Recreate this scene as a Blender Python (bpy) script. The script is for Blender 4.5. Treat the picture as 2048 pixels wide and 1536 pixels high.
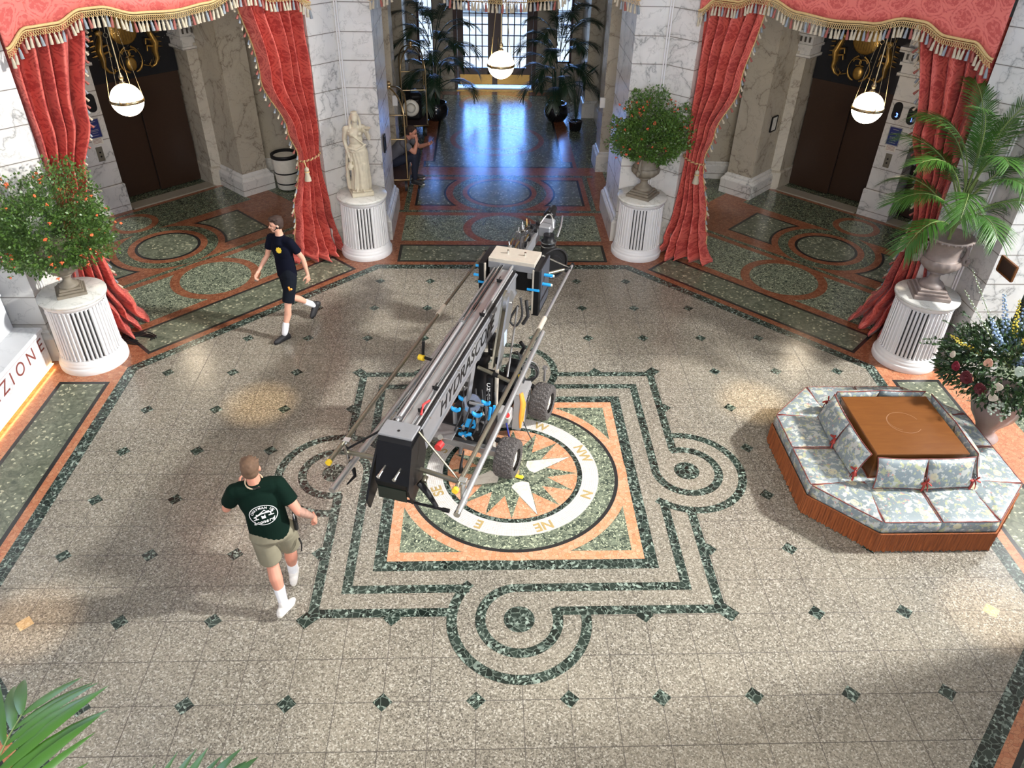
import bpy, math, random
from mathutils import Vector, Matrix, noise
random.seed(7)
PI = math.pi
G = 0.762                      # one floor-grid unit in metres
SC = bpy.context.scene
COL = SC.collection
for o in list(bpy.data.objects):
    bpy.data.objects.remove(o)

# ---------------------------------------------------------------- camera
def cam_basis(p, y, r):
    f = Vector((math.sin(y)*math.cos(p), math.cos(y)*math.cos(p), -math.sin(p)))
    rt = Vector((math.cos(y), -math.sin(y), 0)); up = rt.cross(f)
    R = rt*math.cos(r)+up*math.sin(r); U = -rt*math.sin(r)+up*math.cos(r)
    return R, U, f
cd = bpy.data.cameras.new('camera'); cam = bpy.data.objects.new('camera', cd); COL.objects.link(cam)
R_, U_, F_ = cam_basis(.6310, .0452, .0241)
M = Matrix((R_, U_, -F_)).transposed().to_4x4()
M.translation = Vector((-.3999*G, -8.0377*G, 7.4249*G))
cam.matrix_world = M
cd.sensor_width = 36; cd.lens = 36*1535.97/2048; cd.clip_start = .05; cd.clip_end = 200
SC.camera = cam

# ---------------------------------------------------------------- light
SC.view_settings.view_transform = 'Standard'; SC.view_settings.look = 'None'
SC.view_settings.gamma = 1; SC.view_settings.use_curve_mapping = False
SC.view_settings.exposure = 0.1
W = bpy.data.worlds.new('sky'); SC.world = W; W.use_nodes = True
wn, wl = W.node_tree.nodes, W.node_tree.links
wn.clear()
wo = wn.new('ShaderNodeOutputWorld'); wb = wn.new('ShaderNodeBackground')
wt = wn.new('ShaderNodeTexCoord'); ws = wn.new('ShaderNodeSeparateXYZ'); wr = wn.new('ShaderNodeValToRGB')
wl.new(wt.outputs['Generated'], ws.inputs[0]); wl.new(ws.outputs['Z'], wr.inputs[0])
wr.color_ramp.elements[0].position = 0.0; wr.color_ramp.elements[0].color = (.38, .62, 1, 1)
wr.color_ramp.elements[1].position = .75; wr.color_ramp.elements[1].color = (1, .90, .74, 1)
e = wr.color_ramp.elements.new(.36); e.color = (.09, .30, 1.0, 1); e = wr.color_ramp.elements.new(.62); e.color = (.9, .9, .86, 1)
wl.new(wr.outputs[0], wb.inputs['Color']); pass
wq = wn.new('ShaderNodeMapRange'); wl.new(ws.outputs['Z'], wq.inputs[0])
for i_, v_ in zip((1, 2, 3, 4), (.48, .66, 1.0, .0)): wq.inputs[i_].default_value = v_
wy = wn.new('ShaderNodeMapRange'); wl.new(ws.outputs['Y'], wy.inputs[0])      # the sky is brightest low in front of the entrance
for i_, v_ in zip((1, 2, 3, 4), (.60, .85, 0, 20.0)): wy.inputs[i_].default_value = v_
wm = wn.new('ShaderNodeMath'); wm.operation = 'MULTIPLY_ADD'; wl.new(wq.outputs[0], wm.inputs[0]); wl.new(wy.outputs[0], wm.inputs[1]); wm.inputs[2].default_value = .58
wl.new(wm.outputs[0], wb.inputs['Strength'])
wl.new(wb.outputs[0], wo.inputs[0])

def lamp(kind, name, loc, energy, color=(1, 1, 1), size=.5, aim=None, **kw):
    d = bpy.data.lights.new(name, kind); d.energy = energy; d.color = color
    if kind == 'AREA': d.size = size
    elif kind in ('POINT', 'SPOT'): d.shadow_soft_size = size
    for k, v in kw.items(): setattr(d, k, v)
    o = bpy.data.objects.new(name, d); COL.objects.link(o); o.location = loc
    if aim is not None:
        o.rotation_euler = (Vector(aim)-Vector(loc)).to_track_quat('-Z', 'Y').to_euler()
    return o
# assumed unseen source: bright daylight high through the tall opening on the right
dl_ = lamp('SPOT', 'assumed_daylight_from_right', (16*G, -.75*G, 10.8*G), 1050, (1, .985, .955), .45,
     aim=(0, 0, .6), spot_size=math.radians(75), spot_blend=.3)
dl_.data.use_nodes = True
ln_ = dl_.data.node_tree; lf_ = ln_.nodes.new('ShaderNodeLightFalloff'); lf_.inputs['Strength'].default_value = 1.0
ln_.links.new(lf_.outputs['Linear'], ln_.nodes['Emission'].inputs['Strength'])
lamp('AREA', 'street_daylight_fill', (0, 17.2, 7.0), 1300, (.72, .86, 1), 4.0, aim=(0, 20.5, 0))  # added area lamp that brightens the pavement and parapet beyond the door
# added area lamp: assumed daylight from behind the camera gallery, source unseen
lamp('AREA', 'assumed_rear_daylight_fill', (0, -12.5*G, 8.6*G), 1000, (1, .95, .86), 3.2, aim=(0, 5.3, 1.6))
# assumed warm pin spots, unseen overhead, that make the small pools on the floor
for sx in (-1, 1):
    lamp('SPOT', 'assumed_pin_spot', (sx*3.92*G, 1.62*G, 8.6), 3600, (1, .72, .40), .03,
         aim=(sx*3.92*G, 1.62*G, 0), spot_size=math.radians(7), spot_blend=1)
    lamp('SPOT', 'assumed_pin_spot', (sx*5.57*G, -2.46*G, 8.6), 2600, (1, .70, .42), .03,
         aim=(sx*5.57*G, -2.46*G, 0), spot_size=math.radians(7), spot_blend=1)

# ---------------------------------------------------------------- mesh helpers
def rotz(a): return Matrix.Rotation(a, 4, 'Z')
def rotx(a): return Matrix.Rotation(a, 4, 'X')
def roty(a): return Matrix.Rotation(a, 4, 'Y')
def tr(x, y=0, z=0): return Matrix.Translation((x, y, z))
def smooth_path(pts, k=4):
    P = [Vector(p) for p in pts]; out = []
    for i in range(len(P)-1):
        a, b, c, d = P[max(i-1, 0)], P[i], P[i+1], P[min(i+2, len(P)-1)]
        for j in range(k):
            t = j/k; out.append(.5*((2*b)+(c-a)*t+(2*a-5*b+4*c-d)*t*t+(3*b-a-3*c+d)*t**3))
    return out+[P[-1]]
class MB:
    def __init__(s): s.v = []; s.f = []; s.m = []; s.s = []; s.uv = []
    def add(s, vs, fs, m=0, T=None, smooth=False, uv=None):
        b = len(s.v)
        for i, v in enumerate(vs):
            v = Vector(v)
            if T is not None: v = T @ v
            s.v.append(v); s.uv.append(uv[i] if uv else (v.x+v.y*.37, v.z+v.y*.2))
        for f in fs:
            s.f.append([b+i for i in f]); s.m.append(m); s.s.append(smooth)
        return s
    def box(s, c, d, m=0, T=None, bev=0):
        x, y, z = c; a, b, h = d[0]/2, d[1]/2, d[2]/2
        if bev:
            k = min(bev, a*.9, b*.9, h*.9)
            P = []
            for sz, ins in ((-h, k), (-h+k, 0), (h-k, 0), (h, k)):
                A, B = a-ins, b-ins
                P.append([(x+A-k if 0 else x-A+k*(ins == 0), y-B, z+sz), (x+A-k*(ins == 0), y-B, z+sz), (x+A, y-B+k*(ins == 0), z+sz), (x+A, y+B-k*(ins == 0), z+sz),
                          (x+A-k*(ins == 0), y+B, z+sz), (x-A+k*(ins == 0), y+B, z+sz), (x-A, y+B-k*(ins == 0), z+sz), (x-A, y-B+k*(ins == 0), z+sz)])
            vs = [p for r in P for p in r]; fs = [list(range(7, -1, -1)), list(range(24, 32))]
            for r in range(3):
                for i in range(8):
                    j = (i+1) % 8; fs.append([r*8+i, r*8+j, r*8+8+j, r*8+8+i])
            return s.add(vs, fs, m, T)
        vs = [(x+i*a, y+j*b, z+k*h) for k in (-1, 1) for j in (-1, 1) for i in (-1, 1)]
        return s.add(vs, [[0, 2, 3, 1], [4, 5, 7, 6], [0, 1, 5, 4], [2, 6, 7, 3], [0, 4, 6, 2], [1, 3, 7, 5]], m, T)
    def tube(s, pts, r, n=10, m=0, T=None, caps=True, flat=None):
        """tube through points; r number or list"""
        pts = [Vector(p) for p in pts]
        rs = r if isinstance(r, (list, tuple)) else [r]*len(pts)
        vs = []; fs = []
        up = None
        for i, p in enumerate(pts):
            a = pts[max(i-1, 0)]; b = pts[min(i+1, len(pts)-1)]
            t = (b-a)
            if t.length < 1e-9: t = Vector((0, 0, 1))
            t.normalize()
            if up is None: up = Vector((0, 0, 1)) if abs(t.z) < .9 else Vector((1, 0, 0))
            x = t.cross(up)
            if x.length < 1e-6: x = t.orthogonal()
            x.normalize(); y = x.cross(t).normalized(); up = y
            for k in range(n):
                an = 2*PI*k/n; q = p+(x*math.cos(an)+y*math.sin(an)*(flat or 1))*rs[i]; vs.append(q)
        for i in range(len(pts)-1):
            for k in range(n):
                j = (k+1) % n; fs.append([i*n+k, i*n+j, (i+1)*n+j, (i+1)*n+k])
        s.add(vs, fs, m, T, smooth=n > 5)
        if caps:
            s.add(vs[:n], [list(range(n))], m, T); s.add(vs[-n:], [list(range(n-1, -1, -1))], m, T)
        return s
    def lathe(s, prof, n=32, m=0, T=None, smooth=True, ribs=None):
        vs = []; fs = []
        for (r, z) in prof:
            for k in range(n):
                a = 2*PI*k/n; rr = r*(1+(ribs(a, z) if ribs else 0)); vs.append((rr*math.cos(a), rr*math.sin(a), z))
        for i in range(len(prof)-1):
            for k in range(n):
                j = (k+1) % n; fs.append([i*n+k, i*n+j, (i+1)*n+j, (i+1)*n+k])
        s.add(vs, fs, m, T, smooth=smooth)
        if prof[0][0] > 1e-4: s.add(vs[:n], [list(range(n-1, -1, -1))], m, T)
        if prof[-1][0] > 1e-4: s.add(vs[-n:], [list(range(n))], m, T)
        return s
    def prism(s, poly, z0, z1, m=0, T=None, smooth=False):
        n = len(poly)
        if sum(poly[i][0]*poly[(i+1) % n][1]-poly[(i+1) % n][0]*poly[i][1] for i in range(n)) < 0: poly = poly[::-1]
        vs = [(p[0], p[1], z0) for p in poly]+[(p[0], p[1], z1) for p in poly]
        s.add(vs, [list(range(n-1, -1, -1)), list(range(n, 2*n))], m, T)
        s.add(vs, [[i, (i+1) % n, n+(i+1) % n, n+i] for i in range(n)], m, T, smooth=smooth)
        return s
    def flat(s, poly, z, m=0, T=None):
        n = len(poly)
        if sum(poly[i][0]*poly[(i+1) % n][1]-poly[(i+1) % n][0]*poly[i][1] for i in range(n)) < 0: poly = poly[::-1]
        return s.add([(p[0], p[1], z) for p in poly], [list(range(n))], m, T)
    def ring(s, cx, cy, r0, r1, z, m=0, a0=0, a1=2*PI, n=64, T=None):
        k = max(3, int(n*abs(a1-a0)/(2*PI))); vs = []; fs = []
        for i in range(k+1):
            a = a0+(a1-a0)*i/k
            vs += [(cx+r0*math.cos(a), cy+r0*math.sin(a), z), (cx+r1*math.cos(a), cy+r1*math.sin(a), z)]
        for i in range(k): fs.append([2*i, 2*i+1, 2*i+3, 2*i+2])
        return s.add(vs, fs, m, T)
    def sphere(s, c, r, n=16, m=0, T=None, rows=None):
        rows = rows or max(6, n*2//3)
        rx, ry, rz = r if isinstance(r, (tuple, list)) else (r, r, r)
        vs = [(c[0], c[1], c[2]-rz)]; fs = []
        for i in range(1, rows):
            p = -PI/2+PI*i/rows
            for k in range(n):
                a = 2*PI*k/n; vs.append((c[0]+rx*math.cos(p)*math.cos(a), c[1]+ry*math.cos(p)*math.sin(a), c[2]+rz*math.sin(p)))
        vs.append((c[0], c[1], c[2]+rz)); L = len(vs)-1
        for k in range(n):
            j = (k+1) % n
            fs.append([0, 1+j, 1+k]); fs.append([L, L-n+k, L-n+j])
            for i in range(rows-2):
                b = 1+i*n; fs.append([b+k, b+j, b+n+j, b+n+k])
        return s.add(vs, fs, m, T, smooth=True)
    def grid(s, fn, nu, nv, m=0, T=None, smooth=True, uvf=None, wrap=False):
        vs = []; uv = []; fs = []
        cu = nu if wrap else nu+1
        for j in range(nv+1):
            for i in range(cu):
                u, v = i/nu, j/nv; vs.append(fn(u, v)); uv.append(uvf(u, v) if uvf else (u, v))
        for j in range(nv):
            for i in range(nu):
                a = j*cu+i; b = j*cu+(i+1) % cu; fs.append([a, b, b+cu, a+cu])
        return s.add(vs, fs, m, T, smooth=smooth, uv=uv)
    def merge(s, o, T=None, m=None):
        b = len(s.v)
        for i, v in enumerate(o.v): s.v.append(T @ v if T is not None else v.copy()); s.uv.append(o.uv[i])
        for i, f in enumerate(o.f): s.f.append([b+k for k in f]); s.m.append(o.m[i] if m is None else m); s.s.append(o.s[i])
        return s
    def mesh(s, name, mats):
        me = bpy.data.meshes.new(name); me.from_pydata([tuple(v) for v in s.v], [], s.f)
        if not isinstance(mats, (list, tuple)): mats = [mats]
        for mt in mats: me.materials.append(mt)
        for p, mi, sm in zip(me.polygons, s.m, s.s): p.material_index = mi; p.use_smooth = sm
        ul = me.uv_layers.new(name='uv')
        for lp in me.loops: ul.data[lp.index].uv = s.uv[lp.vertex_index]
        me.update(); return me
    def build(s, name, mats, parent=None, T=None):
        return link(name, s.mesh(name, mats), parent, T)

def link(name, me, parent=None, T=None):
    o = bpy.data.objects.new(name, me); COL.objects.link(o)
    if parent is not None: o.parent = parent
    if T is not None: o.matrix_local = T
    return o
def thing(name, label, cat, loc=(0, 0, 0), rz=0, group=None):
    o = bpy.data.objects.new(name, None); COL.objects.link(o); o.location = loc; o.rotation_euler = (0, 0, rz)
    o.empty_display_size = .1
    return tag(o, label, cat, group)
def tag(o, label=None, cat=None, group=None, kind=None):
    if label: o['label'] = label
    if cat: o['category'] = cat
    if group: o['group'] = group
    if kind: o['kind'] = kind
    return o
def struct(o, label=None):
    o['kind'] = 'structure'
    if label: o['label'] = label
    return o
def copy_tree(o, parent=None):
    c = o.copy(); COL.objects.link(c)
    if parent is not None: c.parent = parent
    for ch in [x for x in bpy.data.objects if x.parent == o and x != c]:
        copy_tree(ch, c)
    return c
def text_mesh(s, size, depth=.002, bold=0.0):
    cu = bpy.data.curves.new('text', 'FONT'); cu.body = s; cu.size = size; cu.extrude = depth; cu.align_x = 'CENTER'; cu.align_y = 'CENTER'; cu.offset = bold
    o = bpy.data.objects.new('text', cu); COL.objects.link(o)
    dg = bpy.context.evaluated_depsgraph_get(); me = bpy.data.meshes.new_from_object(o.evaluated_get(dg))
    bpy.data.objects.remove(o); me.materials.clear(); return me
def text_obj(name, s, size, mt, parent, T, depth=.002, bold=0.0):
    me = text_mesh(s, size, depth, bold); me.materials.append(mt); me.name = name
    return link(name, me, parent, T)
def T3(ex, ey, ez, loc):
    m = Matrix((Vector(ex), Vector(ey), Vector(ez))).transposed().to_4x4(); m.translation = Vector(loc); return m

# ---------------------------------------------------------------- material helpers
class NT:
    def __init__(s, name, rough=.5, metal=0, spec=.5):
        s.m = bpy.data.materials.new(name); s.m.use_nodes = True
        s.n = s.m.node_tree.nodes; s.l = s.m.node_tree.links
        s.b = s.n['Principled BSDF']; s.b.inputs['Roughness'].default_value = rough
        s.b.inputs['Metallic'].default_value = metal; s.b.inputs['Specular IOR Level'].default_value = spec
        s.tc = s.n.new('ShaderNodeTexCoord')
    def co(s, kind='Object', scale=None):
        if kind == 'World':
            g = s.n.new('ShaderNodeNewGeometry'); c = g.outputs['Position']
        else: c = s.tc.outputs[kind]
        if scale is not None:
            mp = s.n.new('ShaderNodeMapping'); s.l.new(c, mp.inputs[0]); mp.inputs['Scale'].default_value = scale; c = mp.outputs[0]
        return c
    def put(s, sock, v):
        if hasattr(v, 'links') or hasattr(v, 'is_output'): s.l.new(v, sock)
        else:
            if isinstance(v, (tuple, list)) and len(v) == 3 and sock.type == 'RGBA': v = (*v, 1)
            sock.default_value = v
    def noise(s, scale, vec=None, detail=3, rough=.5, dist=0, out='Fac'):
        n = s.n.new('ShaderNodeTexNoise'); s.l.new(vec or s.co(), n.inputs['Vector'])
        n.inputs['Scale'].default_value = scale; n.inputs['Detail'].default_value = detail; n.inputs['Roughness'].default_value = rough; n.inputs['Distortion'].default_value = dist
        return n.outputs[out]
    def vor(s, scale, vec=None, feat='F1', out='Color', rnd=1):
        n = s.n.new('ShaderNodeTexVoronoi'); n.feature = feat; s.l.new(vec or s.co(), n.inputs['Vector'])
        n.inputs['Scale'].default_value = scale; n.inputs['Randomness'].default_value = rnd
        return n.outputs[out]
    def ramp(s, fac, stops, const=False):
        n = s.n.new('ShaderNodeValToRGB'); s.put(n.inputs[0], fac); cr = n.color_ramp
        if const: cr.interpolation = 'CONSTANT'
        while len(cr.elements) < len(stops): cr.elements.new(.5)
        for e, (p, c) in zip(cr.elements, stops):
            e.position = p; e.color = (c, c, c, 1) if isinstance(c, (int, float)) else (*c, 1)
        return n.outputs[0]
    def mix(s, fac, a, b, mode='MIX'):
        n = s.n.new('ShaderNodeMix'); n.data_type = 'RGBA'; n.blend_type = mode
        s.put(n.inputs[0], fac); s.put(n.inputs[6], a); s.put(n.inputs[7], b); return n.outputs[2]
    def math(s, op, a, b=0, c=0):
        n = s.n.new('ShaderNodeMath'); n.operation = op; s.put(n.inputs[0], a); s.put(n.inputs[1], b)
        if len(n.inputs) > 2: s.put(n.inputs[2], c)
        return n.outputs[0]
    def sep(s, c):
        n = s.n.new('ShaderNodeSeparateXYZ'); s.l.new(c, n.inputs[0]); return n.outputs
    def addv(s, a, b, k=1.0):
        n = s.n.new('ShaderNodeVectorMath'); n.operation = 'MULTIPLY_ADD'; s.l.new(b, n.inputs[0]); n.inputs[1].default_value = (k, k, k); s.l.new(a, n.inputs[2]); return n.outputs[0]
    def col(s, c): s.put(s.b.inputs['Base Color'], c); return s
    def rough(s, c): s.put(s.b.inputs['Roughness'], c); return s
    def bump(s, h, strength=.3, dist=.01):
        n = s.n.new('ShaderNodeBump'); s.put(n.inputs['Height'], h); n.inputs['Strength'].default_value = strength; n.inputs['Distance'].default_value = dist
        s.l.new(n.outputs[0], s.b.inputs['Normal']); return s
def plain(name, c, rough=.5, metal=0, var=.12, scale=20, spec=.5, bump=0):
    t = NT(name, rough, metal, spec)
    f = t.noise(scale, detail=2)
    t.col(t.mix(f, tuple(x*(1-var) for x in c), tuple(min(1, x*(1+var)) for x in c)))
    if bump: t.bump(f, bump)
    return t.m
# ---------------------------------------------------------------- materials
def m_terrazzo():
    t = NT('terrazzo_granite', .22)
    r = t.sep(t.vor(88, t.co('World')))[0]; r2 = t.sep(t.vor(230, t.co('World')))[1]
    c = t.ramp(r, [(0, (.025, .022, .018)), (.14, (.09, .083, .066)), (.34, (.185, .168, .137)), (.62, (.27, .25, .205)), (.88, (.46, .44, .385))], True)
    c2 = t.ramp(r2, [(0, (.045, .04, .035)), (.15, (.22, .20, .165)), (.8, (.38, .355, .305))], True)
    big = t.noise(.8, t.co('World'), 2)
    c = t.mix(.35, c, c2); c = t.mix(t.ramp(big, [(.3, 0.0), (.8, .22)]), c, (.50, .44, .33))
    return t.col(c).m
def m_breccia(name, dark, mid, vein, scale, rough=.22):
    t = NT(name, rough); w = t.addv(t.co('World'), t.noise(6, t.co('World'), 3, out='Color'), .09)
    cell = t.sep(t.vor(scale, w))[0]; edge = t.vor(scale, w, 'DISTANCE_TO_EDGE', 'Distance')
    cell2 = t.sep(t.vor(scale*2.7, w))[1]
    c = t.mix(cell, dark, mid); c = t.mix(t.ramp(cell2, [(.80, 0.0), (.97, 1.0)]), c, tuple(x*1.8 for x in vein))
    e = t.ramp(edge, [(0, 1.0), (.03, .4), (.06, 0.0)])
    return t.col(t.mix(e, c, vein)).m
def m_crackle(name, base, alt, line, scale, k=.05):
    t = NT(name, .2); w = t.addv(t.co('World'), t.noise(9, t.co('World'), 2, out='Color'), .03)
    cell = t.sep(t.vor(scale, w))[0]; edge = t.vor(scale, w, 'DISTANCE_TO_EDGE', 'Distance')
    c = t.mix(cell, base, alt); fl = t.ramp(t.noise(70, t.co('World'), 2), [(.66, 0.0), (.72, .7)])
    c = t.mix(fl, c, tuple(min(.8, x*2.2) for x in alt))
    return t.col(t.mix(t.ramp(edge, [(0, .8), (k, 0.0)]), c, line)).m
def m_green():
    t = NT('light_green_marble', .2); w = t.co('World')
    a = t.noise(9, w, 6, .7, 1.5); c = t.ramp(a, [(.30, (.05, .062, .045)), (.5, (.12, .135, .095)), (.66, (.20, .215, .155)), (.76, (.30, .31, .24))])
    s = t.sep(t.vor(38, w))[0]; return t.col(t.mix(t.ramp(s, [(.93, 0.0), (.95, .8)]), c, (.50, .49, .34))).m
def m_mosaic():
    t = NT('white_mosaic', .3); w = t.co('World'); x, y, z = t.sep(w)
    r = t.math('SQRT', t.math('ADD', t.math('MULTIPLY', x, x), t.math('MULTIPLY', y, y)))
    f = t.math('FRACT', t.math('MULTIPLY', r, 48)); a = t.math('FRACT', t.math('MULTIPLY', t.math('ARCTAN2', y, x), 36))
    g = t.math('MAXIMUM', t.math('LESS_THAN', f, .2), t.math('LESS_THAN', a, .12))
    c = t.mix(t.sep(t.vor(40, w))[0], (.60, .57, .53), (.74, .72, .69)); return t.col(t.mix(g, c, (.42, .39, .36))).m
def m_marble(name, base, alt, vein, joints=True, vs=1.5, amt=1.0, rough=.25, z0=.136, h=.508, kind='World'):
    t = NT(name, rough); w = t.co(kind)
    w2 = t.addv(w, t.noise(1.3, w, 3, out='Color'), .45)
    n1 = t.noise(vs*.8, w2, 6, .55, .25); n2 = t.noise(vs*2.2, w2, 5, .6, .2)
    v1 = t.ramp(t.math('ABSOLUTE', t.math('SUBTRACT', n1, .5)), [(0, .85*amt), (.005, .35*amt), (.02, .10*amt), (.09, 0.0)])
    v2 = t.ramp(t.math('ABSOLUTE', t.math('SUBTRACT', n2, .5)), [(0, .42*amt), (.007, .08*amt), (.03, 0.0)])
    c = t.mix(t.noise(1.1, w, 3), base, alt); c = t.mix(v1, c, vein); c = t.mix(v2, c, vein)
    if joints:
        z = t.sep(t.co('World'))[2]; f = t.math('FRACT', t.math('DIVIDE', t.math('SUBTRACT', z, z0*G), h*G))
        j = t.math('LESS_THAN', f, .022); j2 = t.ramp(f, [(0, .5), (.05, 0.0), (.96, 0.0), (1, .3)])
        c = t.mix(j2, c, (.38, .33, .26)); c = t.mix(j, c, (.16, .14, .12))
    return t.col(c).m
def m_damask(name, light, dark, su=.30, sv=.40, kind='UV'):
    t = NT(name, .55, 0, .35); w = t.co(kind); x, y, z = t.sep(w)
    wn = t.noise(13, w, 4, .65); wn2 = t.noise(45, w, 2)
    X = t.math('MULTIPLY', x, PI/su); Y = t.math('MULTIPLY', y, PI/sv)
    a = t.math('MULTIPLY', t.math('COSINE', t.math('ADD', X, Y)), t.math('COSINE', t.math('SUBTRACT', X, Y)))
    a = t.math('ABSOLUTE', a); a = t.math('ADD', a, t.math('MULTIPLY', t.math('SUBTRACT', wn, .5), .75))
    f = t.ramp(a, [(0, 0.0), (.10, 0.0), (.13, .9), (.22, .9), (.25, 0.0), (.42, 0.0), (.46, 1.0)]); b_ = t.ramp(t.noise(26, w, 3, .6, .6), [(.46, 0.0), (.50, 1.0)]); f = t.math('MULTIPLY', f, t.mix(.25, b_, (1, 1, 1)))
    c = t.mix(f, light, dark); t.rough(t.mix(f, (.42,)*3, (.7,)*3)); t.bump(wn2, .15, .004)
    t.b.inputs['Sheen Weight'].default_value = .15
    return t.col(c).m
def m_floral():
    t = NT('floral_upholstery', .45); w = t.co('World')
    w2 = t.addv(w, t.noise(9, w, 2, out='Color'), .06)
    c = t.mix(t.noise(3, w, 2), (.17, .215, .235), (.25, .30, .315))
    lf = t.ramp(t.noise(17, w2, 3, .6), [(.53, 0.0), (.56, 1.0)]); c = t.mix(lf, c, (.46, .485, .46))
    lf2 = t.ramp(t.noise(11, t.addv(w2, w, .7), 3, .6), [(.58, 0.0), (.60, .9)]); c = t.mix(lf2, c, (.40, .42, .25))
    d = t.vor(5.2, w2, 'F1', 'Distance'); r = t.ramp(d, [(.0, .9), (.10, .9), (.12, .2), (.17, .9), (.21, .9), (.24, 0.0)])
    pick = t.ramp(t.sep(t.vor(5.2, w2))[1], [(.40, 0.0), (.42, 1.0)]); c = t.mix(t.math('MULTIPLY', r, pick), c, (.58, .54, .36))
    pk = t.ramp(t.noise(26, w, 1), [(.68, 0.0), (.71, .8)]); c = t.mix(pk, c, (.50, .26, .24))
    return t.col(c).m
def m_wood(name, a, b, rough=.3, sc=(2, 14, 14)):
    t = NT(name, rough); w = t.co('Object', sc); return t.col(t.mix(t.noise(2.2, w, 5, .6, .8), a, b)).m
def m_emit(name, c, s):
    t = NT(name, .3); t.b.inputs['Base Color'].default_value = (*c, 1); t.b.inputs['Emission Color'].default_value = (*c, 1); t.b.inputs['Emission Strength'].default_value = s; return t.m
def m_leaf(name, a, b):
    t = NT(name, .42); t.col(t.mix(t.noise(5, t.co('Object'), 2), a, b)); t.b.inputs['Subsurface Weight'].default_value = 0.0
    return t.m
def m_tyre():
    t = NT('tyre_rubber', .8); v = t.vor(34, t.co('Object'), 'DISTANCE_TO_EDGE', 'Distance')
    t.col(t.mix(t.ramp(v, [(0, 1.0), (.2, 0.0)]), (.115, .105, .10), (.035, .03, .03))); t.bump(v, .6, .02); return t.m
TERR = m_terrazzo()
BREC = m_breccia('dark_green_breccia', (.005, .010, .008), (.025, .040, .032), (.16, .20, .17), 17)
BREC2 = m_breccia('green_breccia_panel', (.012, .02, .015), (.085, .11, .075), (.20, .22, .14), 24)
BRECM = m_breccia('mottled_green_breccia', (.03, .045, .035), (.17, .20, .145), (.30, .33, .23), 26)
LGREEN = m_green()
ORANGE = m_crackle('orange_crackle_marble', (.58, .25, .125), (.66, .36, .225), (.26, .11, .06), 24)
ORANGE3 = m_crackle('rosso_border_marble', (.38, .135, .065), (.47, .21, .11), (.12, .05, .03), 24)
ORANGE2 = m_crackle('red_verona_marble', (.20, .065, .032), (.30, .125, .065), (.05, .022, .016), 26)
BLACKM = plain('black_marble', (.02, .02, .02), .2)
JOINT = plain('floor_joint', (.075, .065, .055), .7)
MOSAIC = m_mosaic()
KITE = m_marble('white_compass_marble', (.68, .62, .52), (.76, .72, .64), (.42, .33, .24), False, 4, .6)
GOLDM = plain('tan_letter_mosaic', (.42, .31, .13), .45)
TANM = m_crackle('tan_floor_marble', (.50, .36, .18), (.60, .47, .28), (.25, .14, .06), 40)
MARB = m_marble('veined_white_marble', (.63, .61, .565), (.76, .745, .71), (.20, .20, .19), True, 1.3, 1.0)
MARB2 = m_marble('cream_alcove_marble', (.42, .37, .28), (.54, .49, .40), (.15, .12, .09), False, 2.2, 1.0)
MARBB = m_marble('grey_base_marble', (.52, .50, .45), (.66, .64, .60), (.22, .22, .21), False, 1.6, .8)
DESKM = m_marble('white_desk_marble', (.60, .62, .64), (.74, .75, .76), (.38, .40, .43), False, .9, .55, .2)
SLABM = m_marble('pedestal_slab_marble', (.66, .65, .58), (.78, .77, .72), (.33, .33, .28), False, 4, .8, kind='Object')
SILL = plain('stone_sill', (.30, .27, .21), .4)
WHITE = plain('white_painted_plaster', (.76, .75, .74), .45, var=.03)
DARK = plain('dark_void', (.012, .012, .014), .6)
RED = m_damask('red_damask', (.60, .115, .085), (.38, .045, .036))
REDV = m_damask('red_damask_valance', (.64, .15, .12), (.47, .08, .066), .36, .36)
GOLD = plain('gold_braid', (.55, .38, .16), .55, 0, .3, 60)
CREAMT = plain('cream_tassel', (.46, .40, .29), .7, 0, .15, 90)
REDT = plain('maroon_tassel', (.28, .08, .06), .7, 0, .2, 90)
BLUET = plain('blue_grey_tassel', (.23, .26, .28), .7, 0, .15, 90)
BROWN = m_wood('dark_lift_door_bronze', (.030, .014, .007), (.045, .022, .012), .35)
BLACKP = plain('black_tympanum', (.008, .009, .012), .25)
GILT = plain('old_gilt', (.45, .27, .07), .35, .8, .35, 25, bump=.4)
BRASS = plain('polished_brass', (.52, .38, .20), .3, 1.0, .1)
STEEL = plain('brushed_steel', (.62, .62, .60), .25, 1.0, .1, 40)
STEELD = plain('dull_grey_metal', (.30, .30, .30), .35, .7, .1, 40)
TAPED = plain('clear_anodised_aluminium', (.52, .53, .54), .4, .85, .06)
GREYP = plain('grey_boom_paint', (.26, .265, .28), .35, .3, .08)
GREYL = plain('pale_grey_paint', (.42, .41, .41), .4, .2, .1)
BRONZE = plain('olive_bronze_tube', (.28, .26, .20), .3, .8, .15)
BLACK = plain('black_metal', (.008, .008, .009), .45, 0, .2, spec=.25)
RUBBER = plain('black_rubber', (.02, .02, .022), .6)
BLUEP = plain('bright_blue_plastic', (.02, .36, .80), .4, 0, .08)
YELP = plain('yellow_plastic', (.80, .55, .03), .5)
ORP = plain('orange_strap', (.85, .30, .03), .6, 0, .15)
REDP = plain('red_plastic', (.65, .04, .04), .4)
TYRE = m_tyre()
CREAMP = plain('cream_enamel', (.74, .71, .62), .4)
BEIGEP = plain('beige_plate', (.56, .51, .43), .4, .2, .12)
WOOD = m_wood('polished_cherry_wood', (.12, .042, .012), (.20, .078, .022), .25, (1.5, 9, 9))
FLORAL = m_floral()
CORDR = plain('dark_red_piping', (.20, .045, .035), .6)
RUST = NT('rust_bullion_fringe', .8); _f = RUST.noise(75, RUST.co('Object', (1, 1, .04)), 2)
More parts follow.
